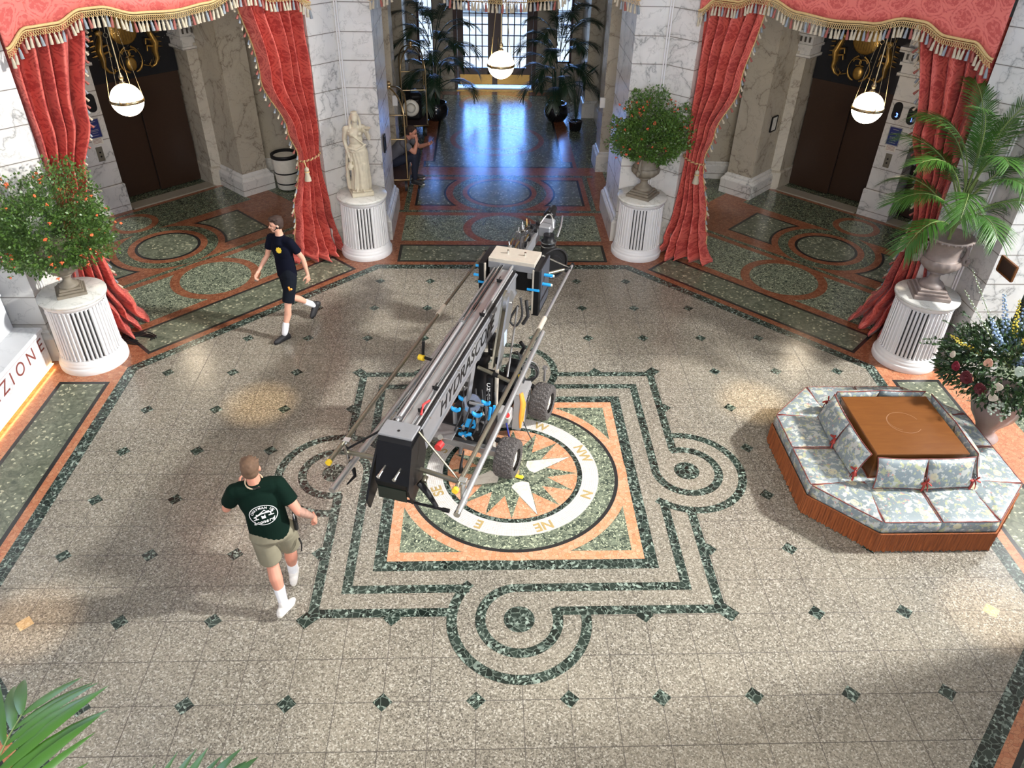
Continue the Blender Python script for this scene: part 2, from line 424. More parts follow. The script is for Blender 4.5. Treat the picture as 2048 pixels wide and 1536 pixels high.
RUST.col(RUST.mix(_f, (.06, .014, .004), (.46, .13, .03))); RUST.bump(_f, .6, .01); RUST = RUST.m
BOW = plain('red_ribbon', (.33, .035, .025), .6)
STONE = plain('cream_cast_stone', (.56, .50, .37), .65, 0, .22, 14, bump=.15)
URN = plain('grey_brown_urn', (.20, .17, .125), .6, 0, .25, 18, bump=.3)
URN2 = plain('rosy_grey_urn', (.24, .19, .165), .5, 0, .25, 18, bump=.3)
LEAF = m_leaf('palm_leaf', (.020, .075, .008), (.050, .15, .014))
LEAFD = m_leaf('dark_palm_leaf', (.006, .022, .010), (.014, .04, .018))
LEAFB = m_leaf('bush_leaf', (.035, .095, .012), (.10, .18, .03))
FERN = m_leaf('asparagus_fern', (.035, .095, .015), (.085, .16, .03))
LEAFF = m_leaf('bouquet_leaf', (.015, .045, .012), (.05, .10, .028))
STEM = plain('green_stem', (.16, .22, .06), .6)
FLOR = plain('orange_flower', (.85, .16, .05), .5)
POT = plain('black_glazed_pot', (.008, .008, .01), .12)
SKIN = plain('fair_skin', (.62, .33, .23), .5, 0, .08, 8)
SKIN2 = plain('ruddy_skin', (.56, .25, .17), .5, 0, .12, 8)
TATT = plain('inked_forearm_skin', (.36, .21, .16), .5, 0, .5, 22)
HAIRB = plain('brown_hair', (.035, .018, .012), .8, 0, .3, 60)
HAIRL = plain('light_brown_hair', (.11, .062, .035), .8, 0, .35, 45)
TEE1 = plain('black_tee', (.004, .005, .012), .95, 0, .2, 12, .1)
TEE2 = plain('bottle_green_tee', (.003, .012, .008), .95, 0, .2, 12, .1)
TEE3 = plain('grey_tee', (.11, .11, .13), .8)
SHORT1 = plain('black_shorts', (.007, .009, .014), .9, spec=.1)
SHORT2 = plain('khaki_shorts', (.21, .19, .13), .8, 0, .12, 10)
JEAN = plain('navy_trousers', (.012, .016, .035), .8)
SOCK = plain('white_sock', (.78, .78, .80), .8)
SHOEB = plain('black_shoe', (.02, .02, .023), .6)
SHOEW = plain('white_shoe', (.70, .67, .63), .6)
EYE = plain('dark_eye', (.03, .02, .015), .3)
LIP = plain('lip', (.42, .16, .13), .5)
GLOBE = m_emit('lit_opal_globe', (1, .82, .58), 15)
LEDB = m_emit('blue_led_digits', (.1, .2, 1), 6)
NAVYS = plain('navy_sign', (.02, .03, .16), .35)
GLASS = NT('door_glass', .02); GLASS.b.inputs['Transmission Weight'].default_value = 1; GLASS.b.inputs['IOR'].default_value = 1.02; GLASS = GLASS.m
MAHOG = m_wood('dark_mahogany', (.035, .010, .008), (.06, .018, .014), .3)
BRASSK = plain('brass_kick_plate', (.38, .24, .08), .3, .9)
# ---------------------------------------------------------------- floor
# sector frames: local x along the side, local y outwards
def SF(k):   # k*45 degrees clockwise from the entrance side (0 = entrance hall, 1 = right lift lobby, 2 = right, ...)
    return rotz(-k*PI/4)
FM = [TERR, JOINT, BREC, ORANGE, ORANGE2, BLACKM, LGREEN, BREC2, BRECM, MOSAIC, KITE, GOLDM, TANM, SILL, ORANGE3]
(T_, J_, B_, O_, O2_, K_, L_, P_, BM_, MO_, KI_, GO_, TA_, SI_) = range(14)
fl = MB(); S5 = .0005
def q(poly, layer, m, T=None): fl.flat([(x*G, y*G) for x, y in poly], layer*S5, m, T)
def rect(x0, y0, x1, y1, layer, m, T=None): q([(x0, y0), (x1, y0), (x1, y1), (x0, y1)], layer, m, T)
def disc(cx, cy, r, layer, m, T=None, clip=None, n=56):
    P = []
    for i in range(n):
        a = 2*PI*i/n; y = cy+r*math.sin(a)
        if clip: y = max(clip[0], min(clip[1], y))
        P.append((cx+r*math.cos(a), y))
    q(P, layer, m, T)
rect(-14, -14, 14, 21, -1, P_)
t8 = math.tan(PI/8)
q([(6.13/math.cos(PI/8)*math.cos(PI/8+i*PI/4), 6.13/math.cos(PI/8)*math.sin(PI/8+i*PI/4)) for i in range(8)], 1, T_)
def trap(a, b, layer, m, T): q([(-a*t8, a), (a*t8, a), (b*t8, b), (-b*t8, b)], layer, m, T)
for k in range(8):
    T = SF(k)
    trap(6.13, 6.31, 2, B_, T); om = 14 if k in (6, 2, 3, 4, 5) else O2_
    trap(6.31, 7.9, 1.5, om, T)
    rect(-2.2, 6.44, 2.2, 7.24, 3, K_, T); rect(-2.14, 6.50, 2.14, 7.18, 4, L_, T)
    if k in (0, 1, 7):
        rect(-2.75, 7.3, 2.75, 9.2 if k else 11.9, 2.2+.1*k, O2_, T)
        rect(-2.2, 7.43, 2.2, 8.78, 4, BM_, T); disc(0, 8.10, .86, 5, O2_, T); disc(0, 8.10, .68, 6, BM_, T)
    if k in (1, 7):
        rect(-3.2, 8.7, 3.2, 12.4, 3.05+.02*k, O2_, T)
        rect(-2.6, 8.93, 2.6, 9.04, 4, P_, T)
        rect(-2.05, 9.38, 2.05, 10.74, 4, K_, T); rect(-1.99, 9.43, 1.99, 10.69, 5, L_, T)
        rr = (1.21, 1.16, 1.02, .80, .66, .60); cy = 10.06; cl = (9.38, 10.74)
        rect(-2.6, 11.05, 2.6, 12.25, 4, P_, T); disc(0, 11.65, .52, 5, O2_, T); disc(0, 11.65, .38, 6, BM_, T)
    if k == 0:
        rect(-2.45, 8.95, 2.45, 9.08, 4, P_, T); rect(-2.28, 9.08, -2.16, 11.2, 4.2, P_, T); rect(2.16, 9.08, 2.28, 11.2, 4.2, P_, T)
        rect(-2.04, 9.34, 2.04, 11.0, 4, K_, T); rect(-1.98, 9.40, 1.98, 10.94, 5, L_, T)
        rr = (1.38, 1.33, 1.16, .92, .80, .75); cy = 10.17; cl = (9.34, 11.0)
        rect(-3, 11.9, 3, 19.3, 1.2, P_, T); rect(-2.45, 11.2, 2.45, 11.32, 4, P_, T)
        rect(-2.1, 11.8, 2.1, 19.0, 3, O2_, T)
        q([(-2.0, 11.88), (2.0, 11.88), (2.0, 12.34), (1.76, 12.34), (1.76, 18.6), (-1.76, 18.6), (-1.76, 12.34), (-2.0, 12.34)], 4, K_, T)
        q([(-1.94, 11.94), (1.94, 11.94), (1.94, 12.28), (1.70, 12.28), (1.70, 18.54), (-1.70, 18.54), (-1.70, 12.28), (-1.94, 12.28)], 5, L_, T)
        disc(0, 14.1, 1.36, 6, O2_, T); disc(0, 14.1, 1.2, 7, BM_, T); disc(0, 14.1, .85, 8, O2_, T); disc(0, 14.1, .75, 9, L_, T)
        disc(0, 17.6, 1.2, 6, O2_, T); disc(0, 17.6, 1.05, 7, BM_, T)
    if k in (0, 1, 7):
        disc(0, cy, rr[0], 6, K_, T, cl); disc(0, cy, rr[1], 7, O2_, T, (cl[0]-.1, cl[1]+.1)); disc(0, cy, rr[2], 8, P_, T)
        disc(0, cy, rr[3], 9, O2_, T); disc(0, cy, rr[4], 10, K_, T); disc(0, cy, rr[5], 11, L_, T)
# tile joints and corner dots of the terrazzo
GC = [.492, 1.4655, 2.457, 3.5, 4.548, 5.60]
pos = sorted([0]+[s*c for c in GC for s in (-1, 1)]+[s*(GC[i]+GC[i+1])/2 for i in range(5) for s in (-1, 1)])
for c in pos:
    e = min(6.13, 8.669-abs(c)); w = .0036
    rect(c-w, -e, c+w, e, 2, J_); rect(-e, c-w, e, c+w, 2.3, J_)
for x in [s*c for c in GC for s in (-1, 1)]:
    for y in [s*c for c in GC for s in (-1, 1)]:
        if abs(x)+abs(y) > 8.45: continue
        if max(abs(x), abs(y)) < 2.45: continue
        if (abs(x) < .7 and abs(y) < 3.3 and abs(y) > 2) or (abs(y) < .7 and abs(x) < 3.3 and abs(x) > 2): continue
        m = TA_ if (abs(abs(x)-5.6) < .01 and abs(y+2.457) < .01) else B_
        r = .105; q([(x-r, y), (x, y-r), (x+r, y), (x, y+r)], 3, m)
# centre frame with its four scrolls
rect(-2.33, -2.33, 2.33, 2.33, 4, T_)
for k in range(4): disc(0, -2.49, .84, 4.3, T_, rotz(k*PI/2))
def band(a, b, layer, m):     # square frame between half widths a and b
    for k in range(4):
        T = rotz(k*PI/2); q([(-a, -a), (a, -a), (b, -b), (-b, -b)], layer, m, T)
band(1.61, 1.765, 5, B_)
for k in range(4):
    T = rotz(k*PI/2)
    # outer band: left part ends at the outer scroll, right part ends at the inner scroll
    rect(-2.44, -2.44, -.80, -2.32, 5+.2*k, B_, T); rect(.43, -2.44, 2.44, -2.32, 5.1+.2*k, B_, T)
    rect(-2.10, -2.10, -.58, -1.98, 5+.2*k, B_, T); rect(0, -2.10, 2.10, -1.98, 5.1+.2*k, B_, T)
    fl.ring(0, -2.49*G, .72*G, .84*G, 6.2*S5, B_, math.radians(137), math.radians(364), 72, T)
    fl.ring(0, -2.49*G, .39*G, .51*G, 6.4*S5, B_, math.radians(90), math.radians(380), 72, T)
    disc(0, -2.49, .18, 6, B_, T)
    q([(2.34, -2.34), (2.44, -2.30), (2.585, -2.445), (2.47, -2.56), (2.33, -2.42)], 6, B_, T)
rect(-1.61, -1.61, 1.61, 1.61, 5, O_)
rect(-1.47, -1.47, 1.47, 1.47, 6, BM_)
disc(0, 0, 1.62, 7, O_, n=96); disc(0, 0, 1.49, 8, K_, n=96); disc(0, 0, 1.44, 9, BM_, n=96)
disc(0, 0, 1.215, 10, MO_, n=96); disc(0, 0, .985, 11, B_, n=96); disc(0, 0, .915, 12, O_, n=96)
st = []
for i in range(16):
    a = math.radians(20+22.5*i); st.append((.915*math.cos(a), .915*math.sin(a)))
    a += math.radians(11.25); st.append((.50*math.cos(a), .50*math.sin(a)))
q(st, 13, BM_)
for i in range(4):
    a = math.radians(20+90*i); P = [(.89, 0), (.31, 25), (.235, 13), (.235, -13), (.31, -25)]
    q([(r*math.cos(a+math.radians(d)), r*math.sin(a+math.radians(d))) for r, d in P], 14, KI_)
disc(0, 0, .10, 14, TA_)
T0 = Matrix.Identity(4)
fl.box((0, 2.8, -.06), (22, 28, .1), T_)
FLOOR = struct(fl.build('floor', FM))
for s, d in (('NW', 20), ('W', 65), ('SW', 110), ('S', 155), ('SE', 200), ('E', 245), ('NE', 290), ('N', 335)):
    a = math.radians(d)
    text_obj('compass_letter', s, .155, GOLDM, FLOOR, tr(1.10*G*math.cos(a), 1.10*G*math.sin(a), 13*S5) @ rotz(a-PI/2), .0008, .0035)
for sx in (-1, 1):
    T = SF(1 if sx > 0 else 7)
    for a, b in ((-2.42, -.36), (.40, 2.42)):
        if sx < 0: a, b = -b, -a
        mb = MB(); mb.box(((a+b)/2*G, 12.55*G, .012), ((b-a)*G, .36*G, .024))
        struct(mb.build('trim_lift_sill', [SILL], None, T))

# ---------------------------------------------------------------- walls
def offset(poly, d):
    n = len(poly); A = sum(poly[i][0]*poly[(i+1) % n][1]-poly[(i+1) % n][0]*poly[i][1] for i in range(n))
    if A < 0: d = -d
    out = []
    for i in range(n):
        p0, p1, p2 = Vector(poly[i-1]), Vector(poly[i]), Vector(poly[(i+1) % n])
        a = (p1-p0).normalized(); b = (p2-p1).normalized()
        na = Vector((a.y, -a.x)); nb = Vector((b.y, -b.x)); k = na+nb
        out.append(tuple(p1+k*(d/max(.3, 1+na.dot(nb)))))
    return out
def shaft(name, poly, z1, plinth=.42, top=.58, off=.10, m=MARB, mb2=MARBB, kids=True, z0=0):
    """marble pier or wall: polygon in grid units is the outline of the plinth"""
    P = [(x*G, y*G) for x, y in poly]; I = offset(P, -off*G)
    a = MB(); a.prism(I, z0, z1*G); o = a.build(name, [m]); struct(o)
    b = MB(); b.prism(P, z0, plinth*G)
    pr = [(0, 0), (.010, .02), (.03, .045), (.055, .06), (.06, .10), (.09, .13), (off+.005, .16)]
    n = len(P); rings = [[(x, y, plinth*G+h*(top-plinth)/.16*G) for x, y in offset(P, -d*G)] for d, h in pr]
    vs = [v for r in rings for v in r]; fs = []
    for r in range(len(rings)-1):
        for i in range(n): j = (i+1) % n; fs.append([r*n+i, r*n+j, (r+1)*n+j, (r+1)*n+i])
    A = sum(P[i][0]*P[(i+1) % n][1]-P[(i+1) % n][0]*P[i][1] for i in range(n))
    if A < 0: fs = [f[::-1] for f in fs]
    b.add(vs, fs, 0)
    struct(b.build('base_moulding', [mb2], o)); return o
def rot2(p, k):
    a = -k*PI/4; return (p[0]*math.cos(a)-p[1]*math.sin(a), p[0]*math.sin(a)+p[1]*math.cos(a))
PIERS = {}
HW = {6: 2.80}
for k in range(8):
    hA, hB = HW.get(k, 2.38), HW.get((k+1) % 8, 2.38); dA, dB = (9.3 if k == 0 else 8.3), (9.3 if k == 7 else 8.3)
    # pier between side k and side k+1
    V = rot2((7.46*t8, 7.46), k)
    poly = [rot2((hA, 7.46), k), V, rot2((-hB, 7.46), k+1), rot2((-hB, dB), k+1), rot2((-3.0, dB+.45), k+1), rot2((3.0, dA+.45), k), rot2((hA, dA), k)]
    if k in (3, 4): # behind the camera balcony keep the piers clear of the view
        poly = [rot2((2.38, 7.46), k), V, rot2((-2.38, 7.46), k+1), rot2((-2.38, 8.4), k+1), rot2((2.38, 8.4), k)]
    PIERS[k] = shaft('wall_pier', poly, 9.2)
# wall over the arches on the sides that are not open to the daylight
for k, nm in ((0, 'wall_entrance_arch'), (1, 'wall_right_lobby_arch'), (7, 'wall_left_lobby_arch'), (6, 'wall_reception_arch')):
    mb = MB(); mb.box((0, 7.9*G, 7.4*G), (4.7*G, .7*G, 3.6*G)); struct(mb.build(nm, [MARB], None, SF(k)))
for k in (1, 7):
    mb = MB(); mb.box((0, 10.7*G, 5.95*G), (8.6*G, 5.2*G, .12*G)); struct(mb.build('ceiling_lift_lobby', [WHITE], None, SF(k)))
mb = MB(); mb.box((0, 13.75*G, 6.05*G), (7.4*G, 11.4*G, .12*G)); struct(mb.build('ceiling_entrance_hall', [WHITE]))
# entrance hall pilasters and walls (mirrored left and right)
for sx in (-1, 1):
    X = lambda P: [(sx*x, y) for x, y in P]
    shaft('wall_hall_pilaster', X([(2.55, 11.62), (3.35, 11.62), (3.35, 12.5), (2.55, 12.5)]), 6.0, .40, .55, .08, MARB2)
    shaft('wall_hall_pilaster', X([(2.66, 16.2), (3.35, 16.2), (3.35, 17.0), (2.66, 17.0)]), 6.0, .40, .55, .08, MARB2)
    shaft('wall_hall_side', X([(3.05, 12.4), (3.35, 12.4), (3.35, 16.3), (3.05, 16.3)]), 6.0, .40, .55, .08, MARB2)
    shaft('wall_hall_side', X([(2.80, 16.9), (3.35, 16.9), (3.35, 19.9), (2.80, 19.9)]), 6.0, .40, .55, .08, MARB2)
    # wall that closes the passage behind the pier
    shaft('wall_passage', X([(3.3, 11.9), (5.3, 11.9), (5.3, 12.4), (3.3, 12.4)]), 6.0, .40, .55, .08, MARB2)
    # end wall beside the door, with a tall side window
    a = MB()
    a.box((sx*1.72*G, 19.6*G, 3*G), (.66*G, .5*G, 6*G)); a.box((sx*2.75*G, 19.6*G, 3*G), (.34*G, .5*G, 6*G))
    a.box((sx*2.30*G, 19.6*G, .42*G), (.58*G, .5*G, .84*G)); a.box((sx*2.30*G, 19.6*G, 5.0*G), (.58*G, .5*G, 2.0*G))
    a.box((sx*1.72*G, 19.33*G, .21*G), (.70*G, .10*G, .42*G), bev=.01)
    struct(a.build('wall_entrance_end', [MARB2]))
    w = MB(); cx = sx*2.30*G; y = 19.55*G
    for dx in (-.25, .25): w.box((cx+dx*G, y, 2.42*G), (.07*G, .12, 3.18*G))
    for z in (.86, 3.98): w.box((cx, y, z*G), (.56*G, .12, .07*G))
    for i in range(1, 8): w.box((cx, y, (.86+i*.39)*G), (.50*G, .03, .018*G))
    for dx in (-.085, .085): w.box((cx+dx*G, y, 2.42*G), (.018*G, .03, 3.1*G))
    o = struct(w.build('window_1' if sx < 0 else 'window_2', [MAHOG]))
    p = MB(); p.box((cx, y, 2.42*G), (.5*G, .006, 3.1*G)); p.build('pane', [GLASS], o)
a = MB(); a.box((0, 19.6*G, 5.0*G), (2.8*G, .5*G, 2.0*G)); struct(a.build('wall_entrance_lintel', [MARB2]))
# entrance door: two mahogany leaves with leaded round-headed glazing and a brass kick plate
a = MB(); y = 19.55*G
for sx in (-1, 1): a.box((sx*1.33*G, y, 1.95*G), (.13*G, .16, 3.9*G), bev=.01)
a.box((0, y, 3.93*G), (2.8*G, .16, .14*G)); DOOR = struct(a.build('door_1', [MAHOG]))
for sx in (-1, 1):
    a = MB(); x0, x1 = .02, 1.26
    L = lambda x0, x1, z0, z1, d=.07, m=0: a.box((sx*(x0+x1)/2*G, y, (z0+z1)/2*G), ((x1-x0)*G, d, (z1-z0)*G), m)
    L(.0, .24, .1, 3.86); L(1.06, 1.26, .1, 3.86); L(.2, 1.06, .1, .66); L(.2, 1.06, 3.3, 3.86)
    for i in range(1, 4): L(.22+i*.21-.018, .22+i*.21+.018, .66, 2.72, .03, 0)
    for i in range(1, 7): L(.2, 1.06, .66+i*.34-.017, .66+i*.34+.017, .03, 0)
    # arched heads
    pts = [(sx*(.63+.30*math.cos(t))*G, y, (2.70+.42*math.sin(t))*G) for t in [PI*i/14 for i in range(15)]]
    a.tube(pts, .015, 6); pts = [(sx*(.63+.43*math.cos(t))*G, y, (2.72+.56*math.sin(t))*G) for t in [PI*i/14 for i in range(15)]]
    a.tube(pts, .02, 6)
    for t in (50, 90, 130):
        t = math.radians(t); a.tube([(sx*(.63+.30*math.cos(t))*G, y, (2.70+.42*math.sin(t))*G), (sx*(.63+.43*math.cos(t))*G, y, (2.72+.56*math.sin(t))*G)], .012, 5)
    lf = a.build('door_leaf', [MAHOG], DOOR)
    p = MB(); p.box((sx*.63*G, y, 1.98*G), (.86*G, .006, 2.64*G)); p.build('pane', [GLASS], lf)
    p = MB(); p.box((sx*.64*G, y-.045, .28*G), (1.1*G, .012, .32*G)); p.build('kick_plate', [BRASSK], lf)
    p = MB(); p.tube([(sx*.10*G, y-.07, 1.2*G), (sx*.10*G, y-.10, 1.25*G), (sx*.10*G, y-.10, 1.6*G), (sx*.10*G, y-.07, 1.65*G)], .012, 8); p.build('pull_handle', [BRASS], lf)
a = MB(); a.box((0, 19.30*G, .01), (2.6*G, .4*G, .02)); struct(a.build('trim_door_threshold', [BRASSK]))
# street outside the door
a = MB(); a.box((0, 27, -.15), (30, 20, .1)); struct(a.build('pavement_outside', [plain('pale_paving', (.55, .56, .58), .7)]))
a = MB()
for z, h, m in ((.2, .6, 0), (.62, .24, 1), (.98, .48, 2), (1.32, .2, 1), (1.5, .16, 2)): a.box((0, 21.5, z), (12, .3, h), m)
struct(a.build('wall_street_parapet', [plain('pale_render', (.8, .82, .85), .7), plain('grey_render', (.22, .24, .27), .7), plain('white_render', (.75, .78, .84), .7)]))
# unseen walls added only to block light beside the right opening and behind the lobbies
for s in (-1, 1):
    a = MB(); a.box((12.2*G, s*3.1*G, 3.4*G), (6.0*G, .4*G, 6.8*G)); struct(a.build('wall_right_light_block', [MARB]))
for k in (1, 7):
    a = MB(); a.box((0, 13.9*G, 3.1*G), (11.6*G, .3*G, 6.2*G)); struct(a.build('wall_lobby_light_block', [MARB2], None, SF(k)))
# lift lobbies
def recess(k, sx):
    T = SF(k); mir = sx   # mirror local x so that both lobbies match
    X = lambda P: [rot2((mir*x, y), k) for x, y in P]
    # x measured from the hall side: the hall-side lift is at x -2.4..-.36, the other at .4..2.4
    shaft('wall_lift_pillar', X([(-.33, 12.42), (.40, 12.42), (.40, 13.3), (-.33, 13.3)]), 3.30, .62, .74, .035, MARB, MARB)
    shaft('wall_lift_jamb', X([(-2.66, 12.30), (-2.40, 12.42), (-2.40, 13.3), (-3.6, 13.3), (-3.6, 12.42), (-2.66, 12.3)][:5]), 3.30, .42, .55, .05, MARB2, MARB2)
    shaft('wall_lift_jamb', X([(2.40, 12.42), (2.66, 12.30), (3.6, 12.42), (3.6, 13.3), (2.40, 13.3)]), 3.30, .42, .55, .05, MARB2, MARB2)
    # corner pilasters standing forward of the lift wall
    shaft('wall_lobby_pilaster', X([(-3.42, 11.26), (-2.56, 11.26), (-2.56, 12.6), (-3.42, 12.6)]), 5.9, .34, .52, .10, MARB2, MARB)
    shaft('wall_lobby_pilaster', X([(2.56, 11.26), (3.42, 11.26), (3.42, 12.6), (2.56, 12.6)]), 5.9, .34, .52, .10, MARB2, MARB)
    shaft('wall_lobby_corner', X([(-4.3, 11.6), (-3.35, 12.4), (-3.35, 12.9), (-4.8, 11.9)]), 5.9, .34, .5, .06, MARB2, MARB)
    shaft('wall_lobby_corner', X([(4.3, 11.6), (3.35, 12.4), (3.35, 12.9), (4.8, 11.9)]), 5.9, .34, .5, .06, MARB2, MARB)
    # capitals with a row of small flutes
    def capital(x0, x1, y0):
        c = MB()
        for z0_, z1_, o in ((3.18, 3.24, .05), (3.24, 3.40, .0), (3.40, 3.46, .05), (3.46, 3.66, .02), (3.66, 3.76, .11)):
            c.box((mir*(x0+x1)/2*G, (y0+.40-o/2)*G, (z0_+z1_)/2*G), ((x1-x0+2*o)*G, (.8+o)*G, (z1_-z0_)*G), 0, T)
        for i in range(6):
            xx = x0+(x1-x0)*(i+.5)/6; c.box((mir*xx*G, (y0-.03)*G, 3.57*G), (.035*G, .03*G, .11*G), 1, T)
        c.box((mir*(x0+x1)/2*G, (y0+.4)*G, 4.8*G), ((x1-x0-.04)*G, .8*G, 2.1*G), 0, T)
        struct(c.build('trim_capital', [MARB, JOINT]))
    capital(-.31, .38, 12.46); capital(-3.0, -2.36, 12.38); capital(2.36, 3.0, 12.38)
    # wall above the arches
    a = MB(); a.box((0, 12.9*G, 5.5*G), (7.0*G, .9*G, .9*G), 0, T); struct(a.build('wall_lift_lintel', [MARB2]))
    for i, (x0, x1) in enumerate(((-2.40, -.33), (.40, 2.40))):
        cx = mir*(x0+x1)/2; w = x1-x0
        a = MB(); a.box((cx*G, 13.02*G, 2.475*G), (w*G, .06*G, .36*G), 0, T)
        a.box((cx*G, 13.25*G, 1.4*G), (w*G, .05*G, 2.8*G), 1, T)
        d = struct(a.build('door_%d' % (2+i+(0 if k == 1 else 2)), [BROWN, DARK]))
        for j in (-1, 1):
            p = MB(); p.box(((cx+mir*j*w*.25+.0)*G, (13.10+.04*j)*G, 1.16*G), (w*.5*G, .05*G, 2.28*G), 0, T, bev=.004)
            p.build('door_panel', [BROWN], d)
        # black tympanum with gilt relief
        a = MB(); a.box((cx*G, 12.98*G, 3.95*G), (w*G, .06*G, 2.6*G), 0, T); ty = struct(a.build('wall_tympanum', [BLACKP]))
        rnd = random.Random(3)
        if (i == 0):
            Y = 12.93*G
            a = MB(); a.sphere((cx*G, Y, 3.66*G), (.31*G, .05, .31*G), 28, 0, T)
            for jj in range(-4, 5):
                a.tube([((cx+jj*.06)*G, Y-.052+abs(jj)*.004, 3.44*G), ((cx+jj*.06)*G, Y-.052+abs(jj)*.004, 3.88*G)], .002, 4, 1, T)
            a.build('gilt_sun_disc', [GILT, BROWN], ty)
            # crest: shield with scrolls and fins
            a = MB(); a.sphere((cx*G, Y, 2.95*G), (.12*G, .05, .15*G), 20, 0, T)
            for s in (-1, 1):
                a.tube([((cx+s*r*math.cos(t))*G, Y-.02, (2.98+r*1.1*math.sin(t))*G) for r, t in [(.19+.015*i, -1.2+i*.32) for i in range(9)]], [.012+.008*math.sin(i*.9) for i in range(9)], 7, 0, T)
                a.tube([((cx+s*(.07+.09*math.cos(t)))*G, Y-.02, (3.18+.07*math.sin(t))*G) for t in [i*.55 for i in range(10)]], .011, 6, 0, T)
                a.tube([((cx+s*.26)*G, Y-.02, 2.90*G), ((cx+s*.38)*G, Y-.02, 2.86*G), ((cx+s*.46)*G, Y-.02, 2.98*G)], [.012, .008, .002], 6, 0, T)
            a.build('gilt_crest', [GILT], ty)
            for s in (-1, 1):      # rearing fish-tailed horses either side
                a = MB(); bx = cx+s*.62; T = T @ tr(0, 0, -.27*G)
                pts = [(bx-s*.02, 3.95), (bx-s*.10, 3.88), (bx-s*.06, 3.76), (bx+s*.0, 3.60), (bx-s*.04, 3.42), (bx-s*.02, 3.26), (bx-s*.10, 3.14), (bx-s*.20, 3.10), (bx-s*.24, 3.18)]
                a.tube([(x*G, Y-.02, z*G) for x, z in pts], [x*G for x in (.03, .065, .10, .125, .10, .07, .05, .035, .02)], 10, 0, T, flat=.6)
                a.sphere(((bx-s*.09)*G, Y-.03, 3.93*G), (.085*G, .03, .055*G), 12, 0, T)
                a.tube([((bx+s*.02)*G, Y-.02, 3.98*G), ((bx+s*.03)*G, Y-.02, 4.06*G)], [.012, .002], 6, 0, T)
                for zz in (3.66, 3.52):
                    a.tube([((bx-s*.08)*G, Y-.03, zz*G), ((bx-s*.20)*G, Y-.04, (zz+.03)*G), ((bx-s*.22)*G, Y-.04, (zz-.08)*G)], [.022, .017, .012], 7, 0, T)
                for i2 in range(5):
                    a.tube([((bx+s*.06)*G, Y-.02, (3.9-.1*i2)*G), ((bx+s*.16)*G, Y-.015, (3.88-.1*i2)*G)], [.016, .003], 5, 0, T)
                a.build('gilt_sea_horse', [GILT], ty); T = SF(k)
            a = MB()
            for jj in range(26):
                xx = cx+rnd.uniform(-.9, .9); zz = rnd.uniform(2.9, 4.0)
                a.sphere((xx*G, Y+.003, zz*G), .006, 6, 0, T)
            o = a.build('painted_stars', [SILL], ty)
    # indicators, signs and call plates on the pillar
    yf = 12.455*G
    def plate(name, lab, cat, x, z, w, h, mats, r=None, d=.012, grp=None):
        a = MB()
        if r:
            P = []
            for c, s0 in ((1, 0), (-1, PI)):
                for j in range(11):
                    t = s0+PI*j/10; P.append((w/2*math.cos(t), c*(h/2-w/2)+w/2*math.sin(t)))
            n = len(P); vs = [(p[0], 0, p[1]) for p in P]+[(p[0]*.85, -d, p[1]*.92) for p in P]
            a.add(vs, [list(range(n, 2*n))]+[[i, (i+1) % n, n+(i+1) % n, n+i] for i in range(n)], 0)
        else: a.box((0, -d/2, 0), (w, d, h), 0, bev=.003)
        o = a.build(name, mats); o.matrix_world = T @ tr(mir*x*G, yf, z*G)
        tag(o, lab, cat, grp); return o
    R = (k == 1); side = 'right-hand' if R else 'left-hand'
    dots = ((-.13, 2.45),) if not R else ((-.13, 2.46), (.20, 2.43))
    for n_, (x, z) in enumerate(dots):
        lab = ('oval black lift indicator showing a blue 3' if n_ == 0 else 'oval black lift indicator showing a blue 1, beside the curtain') if R else 'oval black lift indicator, unlit, on the left lobby pillar'
        o = plate('lift_indicator', lab, 'lift indicator', x, z, .15, .30, [BLACK], r=1, d=.03)
        if R: text_obj('digit', '3' if n_ == 0 else '1', .10, LEDB, o, T3((1, 0, 0), (0, 0, 1), (0, -1, 0), (.02, -.032, -.06)), .001)
    o = plate('lift_notice', 'navy blue notice framed on the %s lobby pillar' % side, 'sign', -.03, 1.93, .19, .29, [NAVYS])
    f = MB(); 
    for dx, dz, w, h in ((0, .152, .21, .012), (0, -.152, .21, .012), (.102, 0, .012, .31), (-.102, 0, .012, .31)): f.box((dx, -.006, dz), (w, .016, h))
    f.build('frame', [GREYL], o)
    f = MB(); 
    for zz, w in ((.11, .10), (.05, .12), (.03, .08), (-.02, .13), (-.04, .13), (-.07, .09), (-.11, .11)): f.box((0, -.0128, zz), (w, .001, .006))
    f.build('text_lines', [GREYL], o)
    o = plate('lift_paper_notice', 'small cream paper notice under the blue one, %s lobby' % side, 'sign', -.03, 1.66, .18, .11, [CREAMP], d=.004)
    f = MB()
    for zz in (.03, .01, -.01, -.03): f.box((0, -.005, zz), (.14, .001, .006))
    f.build('text_lines', [REDT], o)
    o = plate('lift_call_plate', 'bronze lift call button plate, %s lobby' % side, 'button panel', -.01, 1.38, .105, .24, [BRONZE], d=.014)
    f = MB()
    for zz in (.03, -.04): f.tube([(0, -.012, zz), (0, -.022, zz)], .014, 12)
    f.build('button', [BLACK], o)
recess(1, 1); recess(7, -1)
